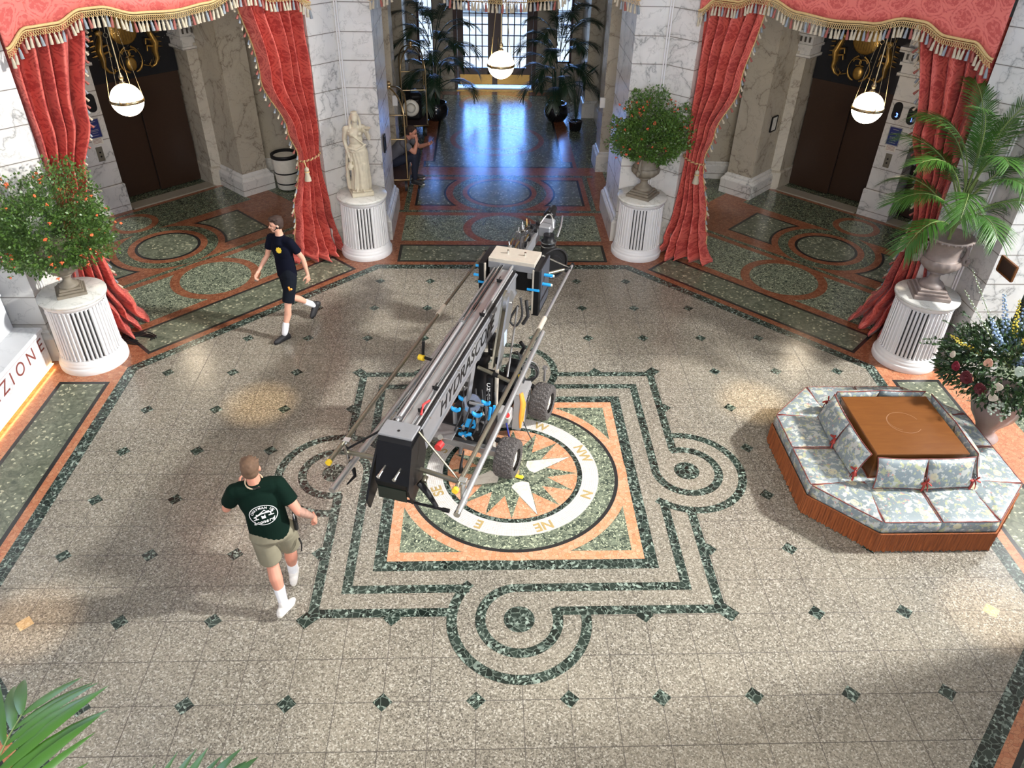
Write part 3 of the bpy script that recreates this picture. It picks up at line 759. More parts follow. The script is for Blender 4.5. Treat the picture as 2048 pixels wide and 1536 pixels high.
# small framed plaque on the right lobby pilaster, dark frames on the piers
def frame_on(name, lab, loc, nrm, w, h, mats):
    n = Vector(nrm).normalized(); ex = Vector((0, 0, 1)).cross(n); a = MB()
    for dx, dz, ww, hh in ((0, h/2, w, .02), (0, -h/2, w, .02), (w/2, 0, .02, h), (-w/2, 0, .02, h)): a.box((dx, dz, .01), (ww, hh, .024), 0)
    o = a.build(name, mats[:1]); o.matrix_world = T3(ex, (0, 0, 1), n, loc)
    b = MB(); b.box((0, 0, .006), (w-.02, h-.02, .012)); b.build('panel', [mats[1]], o); return tag(o, lab, 'plaque')
# ---------------------------------------------------------------- pedestals
def make_pedestal(lab, loc, rz):
    t = thing('fluted_pedestal', lab, 'pedestal', loc, rz, 'white fluted drum pedestals')
    b = MB(); b.lathe([(.400, 0), (.404, .01), (.404, .075), (.398, .085), (.385, .09), (.388, .10), (.382, .13), (.372, .14), (.374, .15), (.366, .165), (.360, .175)], 56); b.build('base', [WHITE], t)
    d = MB(); n = 44; z0, z1 = .17, .885; r0, r1 = .352, .338
    # rounded ribs with flat grooves between
    sl = MB()
    for i in range(n):
        a0 = 2*PI*i/n; op = i in (9, 10, 11, 12, 13)
        w = .52
        for (ra, rb, zz0, zz1) in ((r0, r1, z0+.03, z1-.03),):
            vs = []; K = 5
            for z, r in ((zz0, ra), (zz1, rb)):
                for k in range(K+1):
                    s = -1+2*k/K; a = a0+s*w*PI/n; rr = r+.012*(1-s*s)-.004; vs.append((rr*math.cos(a), rr*math.sin(a), z))
            d.add(vs, [[k, k+1, K+2+k, K+1+k] for k in range(K)], 0, smooth=True)
            for zc, rr, s in ((zz0, ra, -1), (zz1, rb, 1)):
                d.sphere(((rr+.001)*math.cos(a0), (rr+.001)*math.sin(a0), zc), (.0135, .0135, .012), 8)
            if op:
                a = a0+PI/n
                if i < 14:
                    sl.box((0, 0, 0), (.008, .0125, zz1-zz0), 0, rotz(a) @ tr((ra+rb)/2-.004, 0, (zz0+zz1)/2) @ roty(-(ra-rb)/(zz1-zz0)))
    d.lathe([(r0-.010, z0), (r1-.010, z1)], 56)
    d.lathe([(r0+.012, z0-.005), (r0+.012, z0+.012), (r0, z0+.018)], 56); d.lathe([(r1-.002, z1-.015), (r1+.010, z1-.008), (r1+.020, z1+.01), (r1+.034, z1+.03), (r1+.036, z1+.05)], 56)
    dr = d.build('fluted_drum', [WHITE], t); sl.build('vent_slots', [DARK], dr)
    s = MB(); s.lathe([(.372, .932), (.385, .936), (.388, .95), (.388, .966), (.382, .975), (0.0, .976)], 56); s.build('marble_top', [SLABM], t)
    return t
PH = .976
PC = {}
for k, (ang, lab) in enumerate(((112.5, 'white fluted pedestal carrying the statue, left of the entrance'), (67.5, 'white fluted pedestal with the dark urn, right of the entrance'),
                                (157.5, 'white fluted pedestal beside the reception desk'), (22.5, 'white fluted pedestal behind the round seat'),
                                (247.5, None))):
    a = math.radians(ang); p = (7.51*G*math.cos(a), 7.51*G*math.sin(a)); PC[k] = p
    if lab is None: lab = 'white fluted pedestal under the foreground palm'
    # the vent faces the camera
    face = math.atan2(-8.0*G-p[1], -.4*G-p[0]) if k < 4 else 1.2
    make_pedestal(lab, (p[0], p[1], 0), face-2*PI*11.5/44)

# ---------------------------------------------------------------- remeshed organic shapes
class Blob:
    def __init__(s): s.mb = MB()
    def cap(s, p0, r0, p1, r1, n=12):
        p0, p1 = Vector(p0), Vector(p1); d = p1-p0; L = max(d.length, 1e-4); t = d/L
        x = t.orthogonal().normalized(); y = t.cross(x)
        rows = [(p0-t*r0*math.sin(a), r0*math.cos(a)) for a in (PI/2*.98, PI/3, PI/6)]+[(p0, r0), (p1, r1)]+[(p1+t*r1*math.sin(a), r1*math.cos(a)) for a in (PI/6, PI/3, PI/2*.98)]
        vs = [c+x*r*math.cos(2*PI*k/n)+y*r*math.sin(2*PI*k/n) for c, r in rows for k in range(n)]
        fs = [[i*n+k, i*n+(k+1) % n, (i+1)*n+(k+1) % n, (i+1)*n+k] for i in range(len(rows)-1) for k in range(n)]
        fs += [list(range(n-1, -1, -1)), list(range(len(vs)-n, len(vs)))]
        s.mb.add(vs, fs); return s
    def chain(s, pts, rs):
        for i in range(len(pts)-1): s.cap(pts[i], rs[i], pts[i+1], rs[i+1])
        return s
    def fru(s, p0, r0, p1, r1, n=20, sq=1.0, side=None):
        """flat ended cone; sq squashes it along `side`"""
        p0, p1 = Vector(p0), Vector(p1); t = (p1-p0).normalized()
        x = Vector(side or (0, 1, 0)); x = (x-t*x.dot(t)).normalized(); y = t.cross(x)
        vs = [c+x*r*math.cos(2*PI*k/n)+y*r*sq*math.sin(2*PI*k/n) for c, r in ((p0, r0), (p1, r1)) for k in range(n)]
        s.mb.add(vs, [[k, (k+1) % n, n+(k+1) % n, n+k] for k in range(n)]+[list(range(n-1, -1, -1)), list(range(n, 2*n))]); return s
    def ell(s, c, r, R=None, n=18):
        T = tr(*c) @ (R or Matrix.Identity(4)); s.mb.sphere((0, 0, 0), r, n, 0, T); return s
    def box(s, c, d, R=None, bev=.01):
        s.mb.box((0, 0, 0), d, 0, tr(*c) @ (R or Matrix.Identity(4)), bev=bev); return s
    def bake(s, name, mats, parent, voxel=.008, smooth=4, matfn=None, T=None):
        me = s.mb.mesh(name, mats if isinstance(mats, list) else [mats]); o = bpy.data.objects.new(name, me); COL.objects.link(o)
        m = o.modifiers.new('r', 'REMESH'); m.mode = 'VOXEL'; m.voxel_size = voxel; m.use_smooth_shade = True
        if smooth: k = o.modifiers.new('s', 'SMOOTH'); k.iterations = smooth; k.factor = .5
        dg = bpy.context.evaluated_depsgraph_get(); me2 = bpy.data.meshes.new_from_object(o.evaluated_get(dg)); me2.name = name
        bpy.data.objects.remove(o); bpy.data.meshes.remove(me)
        me2.materials.clear()
        for mt in (mats if isinstance(mats, list) else [mats]): me2.materials.append(mt)
        for p in me2.polygons:
            p.use_smooth = True; p.material_index = matfn(p.center) if matfn else 0
        return link(name, me2, parent, T)

# ---------------------------------------------------------------- statue
def statue():
    x, y = PC[0]; face = math.atan2(-8.0*G-y, -.4*G-x)
    t = thing('statue', 'cream stone statue of a draped woman raising a small bowl', 'statue', (x, y, PH), face)
    # local: x forward, y to her left
    b = MB(); b.box((0, 0, .035), (.30, .34, .07), bev=.012); b.box((0, 0, .08), (.26, .30, .03), bev=.012); b.build('plinth', [STONE], t, rotz(.15))
    B = Blob(); z0 = .09
    # skirt with hanging folds
    pr = [(.13, 0), (.135, .06), (.125, .18), (.118, .34), (.118, .46), (.125, .56), (.115, .62), (.10, .66)]
    m = MB(); m.lathe([(r, z0+z) for r, z in pr], 60, ribs=lambda a, z: .075*math.sin(a*9+1.5*math.sin(z*5))*max(0, min(1, (.70-z)*2))+.04*math.sin(a*17+z*9))
    for v in m.v:
        k = max(0, (v.z-z0)/.66); v.x = v.x*.80+.015*math.sin(k*3); v.y = v.y*(1.0)+.02*math.sin(k*3.1)
    B.mb.merge(m)
    B.ell((.01, .0, z0+.64), (.085, .115, .09)); B.ell((.015, 0, z0+.60), (.095, .125, .05))
    B.ell((.015, -.005, z0+.76), (.070, .090, .10)); B.ell((.02, -.01, z0+.86), (.078, .108, .085))
    B.ell((.075, .042, z0+.865), (.035,)*3); B.ell((.075, -.060, z0+.865), (.035,)*3)
    B.cap((.0, -.115, z0+.925), .036, (0, .095, z0+.935), .036)
    B.cap((.0, -.01, z0+.93), .042, (.02, 0, z0+1.01), .036)
    B.ell((.035, .0, z0+1.075), (.058, .048, .066)); B.cap((.085, 0, z0+1.065), .010, (.092, 0, z0+1.05), .011)
    B.ell((.0, 0, z0+1.09), (.065, .058, .058)); B.ell((-.05, 0, z0+1.10), (.035, .035, .032)); B.ell((0, 0, z0+1.145), (.04, .045, .022))
    for sy in (-1, 1):
        B.chain([(.0, sy*.052, z0+1.08), (.0, sy*.065, z0+1.0), (.03, sy*.07, z0+.93), (.04, sy*.066, z0+.88)], [.018, .018, .016, .010])
    # right arm (image left) hanging down with a jug
    B.chain([(0, -.128, z0+.92), (-.01, -.155, z0+.76), (.0, -.15, z0+.70), (.035, -.125, z0+.57), (.05, -.115, z0+.51)], [.036, .030, .027, .021, .017])
    for i in range(4): B.chain([(.05+.006*i, -.118+.008*i, z0+.51), (.058+.008*i, -.112+.008*i, z0+.46), (.062+.006*i, -.10, z0+.43)], [.008, .0075, .006])
    B.lathe = B.mb.lathe([(.0, z0+.33), (.028, z0+.33), (.040, z0+.37), (.036, z0+.40), (.020, z0+.425), (.028, z0+.44), (0, z0+.44)], 20, T=tr(.085, -.115, 0))
    # left arm raised holding a bowl
    B.chain([(0, .108, z0+.925), (.02, .155, z0+.80), (.055, .165, z0+.78), (.10, .145, z0+.90)], [.036, .029, .027, .018])
    for i in range(4): B.chain([(.10, .145+.006*i, z0+.905), (.115, .135+.012*i, z0+.925), (.13, .13+.014*i, z0+.93)], [.010, .008, .006])
    B.mb.lathe([(0, z0+.925), (.02, z0+.93), (.045, z0+.95), (.052, z0+.965), (.046, z0+.962), (0, z0+.945)], 20, T=tr(.12, .15, 0))
    # sash and crossing drapery
    B.chain([(.06, -.10, z0+.90), (.095, -.02, z0+.82), (.085, .06, z0+.74), (.06, .10, z0+.68)], [.012, .014, .014, .012])
    B.chain([(.06, -.11, z0+.65), (.10, -.02, z0+.63), (.095, .05, z0+.66), (.06, .11, z0+.69)], [.014, .018, .018, .014])
    B.chain([(.02, -.135, z0+.62), (.02, -.15, z0+.45), (.0, -.16, z0+.2), (.0, -.15, z0+.02)], [.018, .022, .028, .03])
    B.cap((.13, .035, z0+.015), .022, (.165, .04, z0+.008), .017); B.cap((.10, -.05, z0+.015), .022, (.15, -.06, z0+.008), .016)
    B.cap((.09, .06, z0+.40), .03, (.085, .05, z0+.2), .022)
    for v in B.mb.v: v.x *= 1.12; v.y *= 1.12
    B.bake('draped_figure', STONE, t, .0055, 2)
statue()

# ---------------------------------------------------------------- urns
def urn(lab, loc, mt, rz=0, h=.62, group=None):
    t = thing('garden_urn', lab, 'urn', loc, rz)
    k = h/.62
    b = MB(); b.box((0, 0, .02*k), (.34*k, .34*k, .04*k), bev=.006); b.box((0, 0, .052*k), (.29*k, .29*k, .03*k), bev=.008); b.box((0, 0, .08*k), (.25*k, .25*k, .03*k), bev=.008); b.build('square_foot', [mt], t)
    b = MB()
    b.lathe([(r*k, z*k) for r, z in ((.11, .09), (.115, .11), (.10, .13), (.055, .16), (.045, .20), (.06, .235), (.085, .245), (.07, .26))], 32)
    b.build('stem', [mt], t)
    b = MB(); b.lathe([(r*k, z*k) for r, z in ((.06, .255), (.13, .285), (.175, .33), (.185, .37), (.17, .40))], 64, ribs=lambda a, z: .045*abs(math.sin(a*8)))
    b.lathe([(r*k, z*k) for r, z in ((.165, .395), (.15, .41), (.145, .47), (.155, .54), (.185, .59), (.215, .605), (.222, .62), (.20, .622), (.165, .585), (.10, .57), (.0, .57))], 48)
    for i in range(24):
        a = 2*PI*i/24; b.sphere((.212*k*math.cos(a), .212*k*math.sin(a), .606*k), (.016*k,)*3, 6)
    bw = b.build('bowl', [mt], t)
    for s in (-1, 1):
        b = MB(); P = [(.165, .54), (.20, .50), (.205, .44), (.19, .385), (.20, .35), (.235, .34), (.25, .37), (.235, .40), (.21, .395)]
        b.tube([(s*x*k, 0, z*k) for x, z in P], [x*k for x in (.012, .018, .022, .024, .024, .02, .017, .013, .008)], 8)
        b.sphere((s*.235*k, 0, .37*k), (.02*k, .03*k, .03*k), 10); b.build('scroll_handle', [mt], t)
    return t
def zt(p): return (p[0], p[1], PH)
urn('weathered grey-brown urn full of a red-berried bush, right of the entrance', zt(PC[1]), URN, .95, .72)
urn('rosy grey urn with scroll handles holding the palm', zt(PC[3]), URN2, -.25, .79)
urn('grey-brown urn under the orange-flowered bush by reception', zt(PC[2]), URN, .5, .60)
urn('urn on the pedestal under the foreground palm', zt(PC[4]), URN2, .4, .60)

# ---------------------------------------------------------------- palms
def frond(L, droop, nleaf, lw, ll, rnd, stiff=.0):
    """one arching frond along +x, returned as a builder"""
    m = MB(); pts = []
    x = z = 0; ang = stiff; N = 14
    for i in range(N+1):
        pts.append(Vector((x, 0, z))); st = L/N; x += st*math.cos(ang); z += st*math.sin(ang); ang -= droop/N*(.4+1.5*i/N)
    m.tube(pts, [.011*(1-.8*i/N)+.001 for i in range(N+1)], 5, 1)
    for i in range(nleaf):
        f = .28+.72*i/(nleaf-1); k = f*N; j = min(int(k), N-1); p = pts[j].lerp(pts[j+1], k-j); t = (pts[j+1]-pts[j]).normalized()
        for s in (-1, 1):
            l = ll*(math.sin(PI*min(1, (f-.16)/.95))**.6)*rnd.uniform(.88, 1.08)
            d = (t*(.55+.5*f)+Vector((0, s*(1.05-.45*f), .10))).normalized()
            w = lw*rnd.uniform(.8, 1.1); dr = rnd.uniform(.5, 1.0)
            wv = t.cross(Vector((0, 0, 1))).cross(d); wv = (t-d*t.dot(d)).normalized()
            P = []
            nn = wv.cross(d)*.18
            for q_, ww in ((0, .35), (.15, .75), (.32, 1), (.52, .94), (.72, .72), (.88, .40), (1, .03)):
                c = p+d*l*q_+Vector((0, 0, -dr*l*.45*q_*q_)); P.append((c-wv*w*ww/2+nn*w*ww, c, c+wv*w*ww/2+nn*w*ww))
            vs = [v for pr in P for v in pr]
            m.add(vs, [[3*a+e_, 3*a+1+e_, 3*a+4+e_, 3*a+3+e_] for a in range(6) for e_ in (0, 1)], 0, smooth=True)
    return m
def palm(name, lab, loc, n, L, h, mats, seed, ll=.34, lw=.026, nleaf=24, droop=1.7, cat='potted palm', spread=1.0, az=None, stems=True, parent=None, el=None):
    rnd = random.Random(seed)
    t = thing(name, lab, cat, loc) if parent is None else parent
    for i in range(n):
        k = i/n; a = (az(i, k) if az else 2*PI*(i*.618))+rnd.uniform(-.2, .2)
        elv = (el(k) if el else (1.35-1.15*k))+rnd.uniform(-.08, .08)
        LL = L*rnd.uniform(.85, 1.1)*(1-.15*(k > .8)); base = h*(.18+.82*(1-k))*rnd.uniform(.8, 1.05)
        m = frond(LL, droop*rnd.uniform(.8, 1.2), nleaf, lw, ll, rnd, elv)
        if stems: m.tube([(0, 0, 0), (-.02, 0, -base*.5), (-.05, 0, -base)], [.008, .009, .012], 5, 1)
        T = tr(.04*math.cos(a)*spread, .04*math.sin(a)*spread, base) @ rotz(a)
        m.build('frond', mats, t, T)
    return t
palm('potted_palm', 'bright green feathery palm growing from the urn behind the round seat', (PC[3][0], PC[3][1], PH+.74), 23, 1.15, .85, [LEAF, STEM], 5, ll=.36, lw=.014, nleaf=38, droop=1.35,
     el=lambda k: 1.45-.85*k)
palm('potted_palm', 'green palm with broad blades rising at the bottom left corner', (PC[4][0], PC[4][1], PH+.57), 13, 1.2, .56, [LEAF, STEM], 9, ll=.52, lw=.050, nleaf=15, droop=1.3)
def hall_palm(sx, seed, lab):
    x, y = sx*1.84*G, 15.9*G
    t = thing('potted_palm', lab, 'potted palm', (x, y, 0), group=None)
    b = MB(); b.lathe([(.12, 0), (.20, .03), (.27, .14), (.285, .24), (.26, .34), (.235, .38), (.25, .40), (.25, .415), (.22, .41), (.2, .36), (0, .35)], 40); b.build('glazed_pot', [POT], t)
    b = MB()
    for i in range(6):
        a = i*1.05; b.tube([(.07*math.cos(a), .07*math.sin(a), .34), (.09*math.cos(a), .09*math.sin(a), .7), (.14*math.cos(a), .14*math.sin(a), 1.15)], [.025, .02, .012], 7)
    b.build('trunks', [LEAFD], t)
    for i in range(30):
        rnd = random.Random(seed*100+i); k = i/30; a = i*2.4+rnd.uniform(-.2, .2)
        m = frond(1.05*rnd.uniform(.8, 1.1), 1.8, 34, .016, .33, rnd, 1.35-1.2*k*rnd.uniform(.6, 1.1))
        m.build('frond', [LEAFD, LEAFD], t, tr(.12*math.cos(a), .12*math.sin(a), 2.0-1.35*k) @ rotz(a))
hall_palm(-1, 1, 'tall dark palm in a black glazed pot, left of the entrance door')
hall_palm(1, 2, 'tall dark palm in a black glazed pot, right of the entrance door')

# ---------------------------------------------------------------- bushes in the urns
def bush(lab, loc, rad, seed, mats, nf, fc):
    rnd = random.Random(seed); t = thing('flowering_bush', lab, 'flowering bush', loc)
    rx, ry, rz = rad
    def leafcloud(n, size, kk, jitter=1.0, narrow=.35):
        m = MB()
        for i in range(n):
            u = rnd.uniform(-1, 1); a = rnd.uniform(0, 2*PI); s = math.sqrt(1-u*u); r = rnd.uniform(.45, 1)**.6*kk
            nv = Vector((s*math.cos(a), s*math.sin(a), u)); r *= 1+.55*noise.noise(nv*1.7+Vector((seed, 0, 0))); c = Vector((rx*s*math.cos(a)*r, ry*s*math.sin(a)*r, rz*(u*.95+.65)*r))
            c += Vector((noise.noise(c*5), noise.noise(c*5+Vector((9, 0, 0))), noise.noise(c*5+Vector((0, 9, 0)))))*.10
            d = (c*1.0-Vector((0, 0, rz*.3))); d = d.normalized() if d.length > 0 else Vector((0, 0, 1))
            d = (d+Vector((rnd.uniform(-1, 1), rnd.uniform(-1, 1), rnd.uniform(-1, .8)))*.9*jitter).normalized()
            w = d.orthogonal().normalized(); w = Matrix.Rotation(rnd.uniform(0, 6.28), 3, d) @ w
            l = size*rnd.uniform(.6, 1.3); m.add([c-w*l*narrow*.5, c+d*l*.5-w*l*narrow, c+d*l, c+d*l*.5+w*l*narrow], [[0, 1, 2, 3]])
        return m
    f = leafcloud(15000, .036, .93, 1.6, .14).build('fern_foliage', [FERN], t)
    m = leafcloud(9000, .038, 1.0)
    # long sprigs that break the outline
    tips = []
    for i in range(46):
        a = rnd.uniform(0, 2*PI); u = rnd.uniform(-.55, 1); s = math.sqrt(max(0, 1-u*u))
        d = Vector((math.cos(a)*s, math.sin(a)*s, u)); st = Vector((rx*.6*d.x, ry*.6*d.y, rz*(.65+.6*d.z)))
        L = rnd.uniform(.16, .34); P = [st+Vector((d.x*rx, d.y*ry, d.z*rz)).normalized()*L*k+Vector((0, 0, -.22*L*k*k*(1.4 if u < .3 else .2))) for k in (0, .35, .7, 1.0)]
        m.tube(P, [.003, .0025, .002, .001], 4)
        for j in range(14):
            k = rnd.uniform(.3, 1)*3; jj = min(int(k), 2); c = P[jj].lerp(P[jj+1], k-jj)
            dd = Vector((rnd.uniform(-1, 1), rnd.uniform(-1, 1), rnd.uniform(-1, 1))).normalized(); w = dd.orthogonal().normalized(); l = rnd.uniform(.02, .035)
            m.add([c, c+dd*l*.5-w*l*.22, c+dd*l, c+dd*l*.5+w*l*.22], [[0, 1, 2, 3]])
        tips.append(P[-1]); tips.append(P[2])
    m.build('foliage', [LEAFB], t)
    fm = MB()
    for j in range(5):
        a = j*2*PI/5; fm.sphere((.011*math.cos(a), .011*math.sin(a), .003), (.010, .010, .006), 6, 0)
    fm.tube([(0, 0, -.02), (0, 0, .004)], [.004, .008], 6, 0)
    me = fm.mesh('flower', [fc])
    for i in range(nf):
        if i < len(tips)*.6: p = tips[(i*7) % len(tips)]
        else:
            a = rnd.uniform(0, 2*PI); u = rnd.uniform(-.6, .9); s = math.sqrt(1-u*u); p = Vector((rx*s*math.cos(a), ry*s*math.sin(a), rz*(u*.95+.65)))*rnd.uniform(.9, 1.03)
        o = link('flower', me, t, tr(*p) @ rotz(rnd.uniform(0, 6)) @ rotx(rnd.uniform(-1.2, 1.2)) @ Matrix.Scale(rnd.uniform(.75, 1.35), 4))
    return t
bush('airy green bush with bright orange flowers above the reception pedestal', (PC[2][0], PC[2][1], PH+.55), (.70, .70, .55), 3, None, 85, FLOR)
bush('dark green bush with small red-orange flowers by the entrance', (PC[1][0], PC[1][1], PH+.67), (.54, .54, .49), 4, None, 70, plain('red_orange_flower', (.60, .10, .04), .5))

# ---------------------------------------------------------------- curtains
def interp(tab, z):
    if z <= tab[0][0]: return tab[0][1:]
    for a, b in zip(tab, tab[1:]):
        if z <= b[0]:
            k = (z-a[0])/(b[0]-a[0]); k = k*k*(3-2*k); return tuple(p+(q_-p)*k for p, q_ in zip(a[1:], b[1:]))
    return tab[-1][1:]
def tassel_mesh(mats, L=.12, r=.016):
    m = MB(); m.sphere((0, 0, -.010), .010, 7, 0); m.lathe([(r*.5, -.018), (r*.8, -.03), (r, -L*.7), (r*1.15, -L)], 9, 1, ribs=lambda a, z: .12*math.sin(a*4.5)); return m
def drape(k, inner, lab, tlab, tab, seed, n=5):
    """tab rows (z, x_outer_edge, x_inner_edge, fold depth); local frame of side k, grid units"""
    T = SF(k); t = thing('curtain', lab, 'curtain'); t.matrix_world = T
    rnd = random.Random(seed); ph = [rnd.uniform(0, 6.28) for _ in range(4)]
    tab = sorted(tab); Y0 = 7.62
    def fn(u, v):
        z = 5.3*(1-v); z = max(z, 0)
        xo, xi, dep = interp(tab, z); uu = u+.025*math.sin(2*PI*u*2+ph[0]+z*.6)
        x = xo+(xi-xo)*uu
        f = math.sin(2*PI*n*u+ph[1]+.5*math.sin(z*.9+ph[2]))+.22*math.sin(2*PI*n*2.1*u+ph[3]+z*.4)
        f += .5*noise.noise(Vector((u*5, z*1.3, seed)))
        y = Y0-dep*f*.5
        if z < .9:    # spread and break on the floor
            g = (1-z/.9)**1.25; y -= .44*g*math.sin(PI*min(1, u+.12))*.8; x += .07*noise.noise(Vector((u*7, z*6, seed+2)))*g; y -= .10*g*noise.noise(Vector((u*9, z*8, seed+4)))
        zz = z
        if z < .2: zz = max(.02, z*.9)+.10*max(0, noise.noise(Vector((u*8, z*9+2, seed+7))))
        return (x*G, y*G, zz*G+.004)
    m = MB(); m.grid(fn, 150, 90, 0, None, True, lambda u, v: (u*1.35, (1-v)*5.3*G))
    o = m.build('drape', [RED], t); md = o.modifiers.new('thick', 'SOLIDIFY'); md.thickness = .006
    # braid and tassel fringe on the inner edge
    fr = MB(); P = [Vector(fn(1, j/90)) for j in range(0, 85)]
    P = [p+Vector((0, -.012, 0)) for p in P]; fr.tube(P, .010, 6, 0)
    o = fr.build('edge_braid', [GOLD], t)
    sg = 1 if tab[0][2] > tab[0][1] else -1
    tm = [tassel_mesh(None, .085, .014).mesh('edge_tassel', [GOLD, c]) for c in (CREAMT, REDT, BLUET)]
    for j in range(44):
        p = P[3+int(j*78/44)]; link('edge_tassel', tm[j % 3], t, tr(p.x+sg*.004, p.y-.006, p.z) @ roty(-sg*(.55+.15*math.sin(j*2.1))) @ rotx(.1*math.sin(j)))
    # tieback rope round the waist
    zw = inner; xo, xi, dep = interp(tab, zw); cx, hw = (xo+xi)/2*G, abs(xi-xo)/2*G*1.06
    rp = thing('curtain_tieback', tlab, 'tieback'); rp.matrix_world = T
    a = MB()
    for kk in range(2):
        pts = []
        for i in range(73):
            an = 2*PI*i/72; tw = an*16+kk*PI
            pts.append((cx+(hw+.008*math.cos(tw))*math.cos(an), Y0*G+(dep*.55*G+.05+.008*math.cos(tw))*math.sin(an), zw*G+.03*math.cos(an)*sg*-1+.010*math.sin(tw)))
        a.tube(pts, .010, 6, kk)
    a.build('twisted_rope', [REDT, GOLD], rp)
    bx = cx+sg*hw*.9; by = Y0*G-dep*.3*G-.09
    a = MB(); a.tube([(bx, by+.03, zw*G), (bx, by-.01, zw*G-.10)], .008, 6, 0); a.sphere((bx, by-.01, zw*G-.13), (.035, .035, .04), 12, 1)
    a.lathe([(.02, -.155), (.038, -.17), (.030, -.19), (.045, -.25), (.052, -.30)], 18, 1, tr(bx, by-.01, zw*G), ribs=lambda q_, z: .10*math.sin(q_*9))
    a.sphere((bx, by-.01, zw*G-.165), (.04, .04, .012), 12, 0); a.build('tassel', [GOLD, CREAMT], rp)
    return t
# (z, outer, inner, depth)
tabA = [(0, -2.62, -1.42, .46), (.35, -2.56, -1.62, .34), (.9, -2.52, -1.74, .26), (1.95, -2.42, -1.97, .16), (2.1, -2.42, -1.99, .15), (2.6, -2.46, -1.86, .22), (3.6, -2.47, -1.50, .26), (5.3, -2.47, -1.20, .26)]
def flip(tab, s=-1): return [(z, s*a, s*b, d) for z, a, b, d in tab]
tabB = [(0, 2.75, 1.62, .46), (.35, 2.75, 1.78, .34), (.9, 2.72, 2.0, .28), (1.95, 2.55, 2.12, .18), (2.1, 2.52, 2.10, .17), (2.8, 2.50, 1.92, .24), (3.6, 2.48, 1.60, .26), (5.3, 2.47, 1.20, .26)]
drape(1, 2.04, 'red damask curtain by the entrance, on the left of the right-hand lift lobby', 'rope tieback with tassel on the curtain left of the right-hand lifts', tabA, 11)
drape(1, 2.02, 'red damask curtain behind the palm urn, right of the right-hand lifts', 'rope tieback on the curtain behind the palm urn', tabB, 12)
drape(7, 2.04, 'red damask curtain beside the statue, right of the left-hand lifts', 'rope tieback with tassel on the curtain beside the statue', flip(tabA), 13)
drape(7, 2.02, 'red damask curtain trailing behind the reception pedestal', 'rope tieback on the curtain behind the reception pedestal', flip(tabB), 14)

def valance(k, lab, tab, n=78):
    T = SF(k); t = thing('curtain_valance', lab, 'valance'); t.matrix_world = T
    tab = sorted(tab); x0, x1 = tab[0][0], tab[-1][0]; Y0 = 7.40
    def zc(x):
        for a, b in zip(tab, tab[1:]):
            if x <= b[0]:
                q_ = (x-a[0])/(b[0]-a[0]); q_ = q_*q_*(3-2*q_); return a[1]+(b[1]-a[1])*q_
        return tab[-1][1]
    yy = lambda x, z: Y0+.035*math.sin(x*2.1)+.02*noise.noise(Vector((x*2, z*2, k)))
    m = MB(); m.grid(lambda u, v: ((x0+(x1-x0)*u)*G, yy(x0+(x1-x0)*u, v)*G, (zc(x0+(x1-x0)*u)*(1-v)+7.0*v)*G), 110, 14, 0, None, True,
                     lambda u, v: ((x0+(x1-x0)*u)*G, (4.9*(1-v)+7*v)*G))
    o = m.build('valance_cloth', [REDV], t); md = o.modifiers.new('thick', 'SOLIDIFY'); md.thickness = .008
    m = MB(); P = [((x0+(x1-x0)*i/110)*G, (yy(x0+(x1-x0)*i/110, 0)-.02)*G, (zc(x0+(x1-x0)*i/110)+.02)*G) for i in range(111)]
    m.tube(P, .016, 7, 0); P2 = [(p[0], p[1], p[2]-.028) for p in P]; m.tube(P2, .007, 6, 0); m.build('gold_braid', [GOLD], t)
    m = MB(); N = n*2
    for i in range(N):
        xa = x0+(x1-x0)*i/N; xb = x0+(x1-x0)*min(1, (i+1.5)/N); xc = x0+(x1-x0)*max(0, (i-.5)/N)
        for xe in (xb, xc): m.tube([(xa*G, (yy(xa, 0)-.02)*G, zc(xa)*G-.02), (xe*G, (yy(xe, 0)-.03)*G, zc(xe)*G-.075)], .0032, 4, 0)
    m.build('knotted_netting', [GOLD], t)
    ms = [tassel_mesh(None, .115, .0175).mesh('fringe_tassel', [c, c]) for c in (CREAMT, REDT, BLUET, CREAMT)]
    for i in range(n):
        x = x0+(x1-x0)*(i+.5)/n; link('fringe_tassel', ms[(i*3+i//5) % 4], t, tr(x*G, (yy(x, 0)-.03)*G, zc(x)*G-.07) @ roty(.12*math.sin(i*1.7)))
vt = [(-2.48, 4.74), (-2.15, 4.97), (-1.75, 4.98), (-1.38, 5.12), (-1.12, 5.12), (-.6, 4.98), (0, 4.94), (.6, 4.98), (1.12, 5.12), (1.38, 5.12), (1.75, 4.98), (2.15, 4.97), (2.48, 4.78)]
valance(1, 'scalloped red damask valance with tassel fringe over the right-hand lifts', vt)
valance(7, 'scalloped red damask valance with tassel fringe over the left-hand lifts', vt)
valance(0, 'scalloped valance over the entrance hall, only its tassels in view', [(-2.48, 4.86), (-2.2, 4.92), (-1.8, 5.2), (-1.4, 5.16), (-.9, 4.90), (0, 4.84), (.9, 4.90), (1.4, 5.16), (1.8, 5.2), (2.2, 4.92), (2.48, 4.86)])

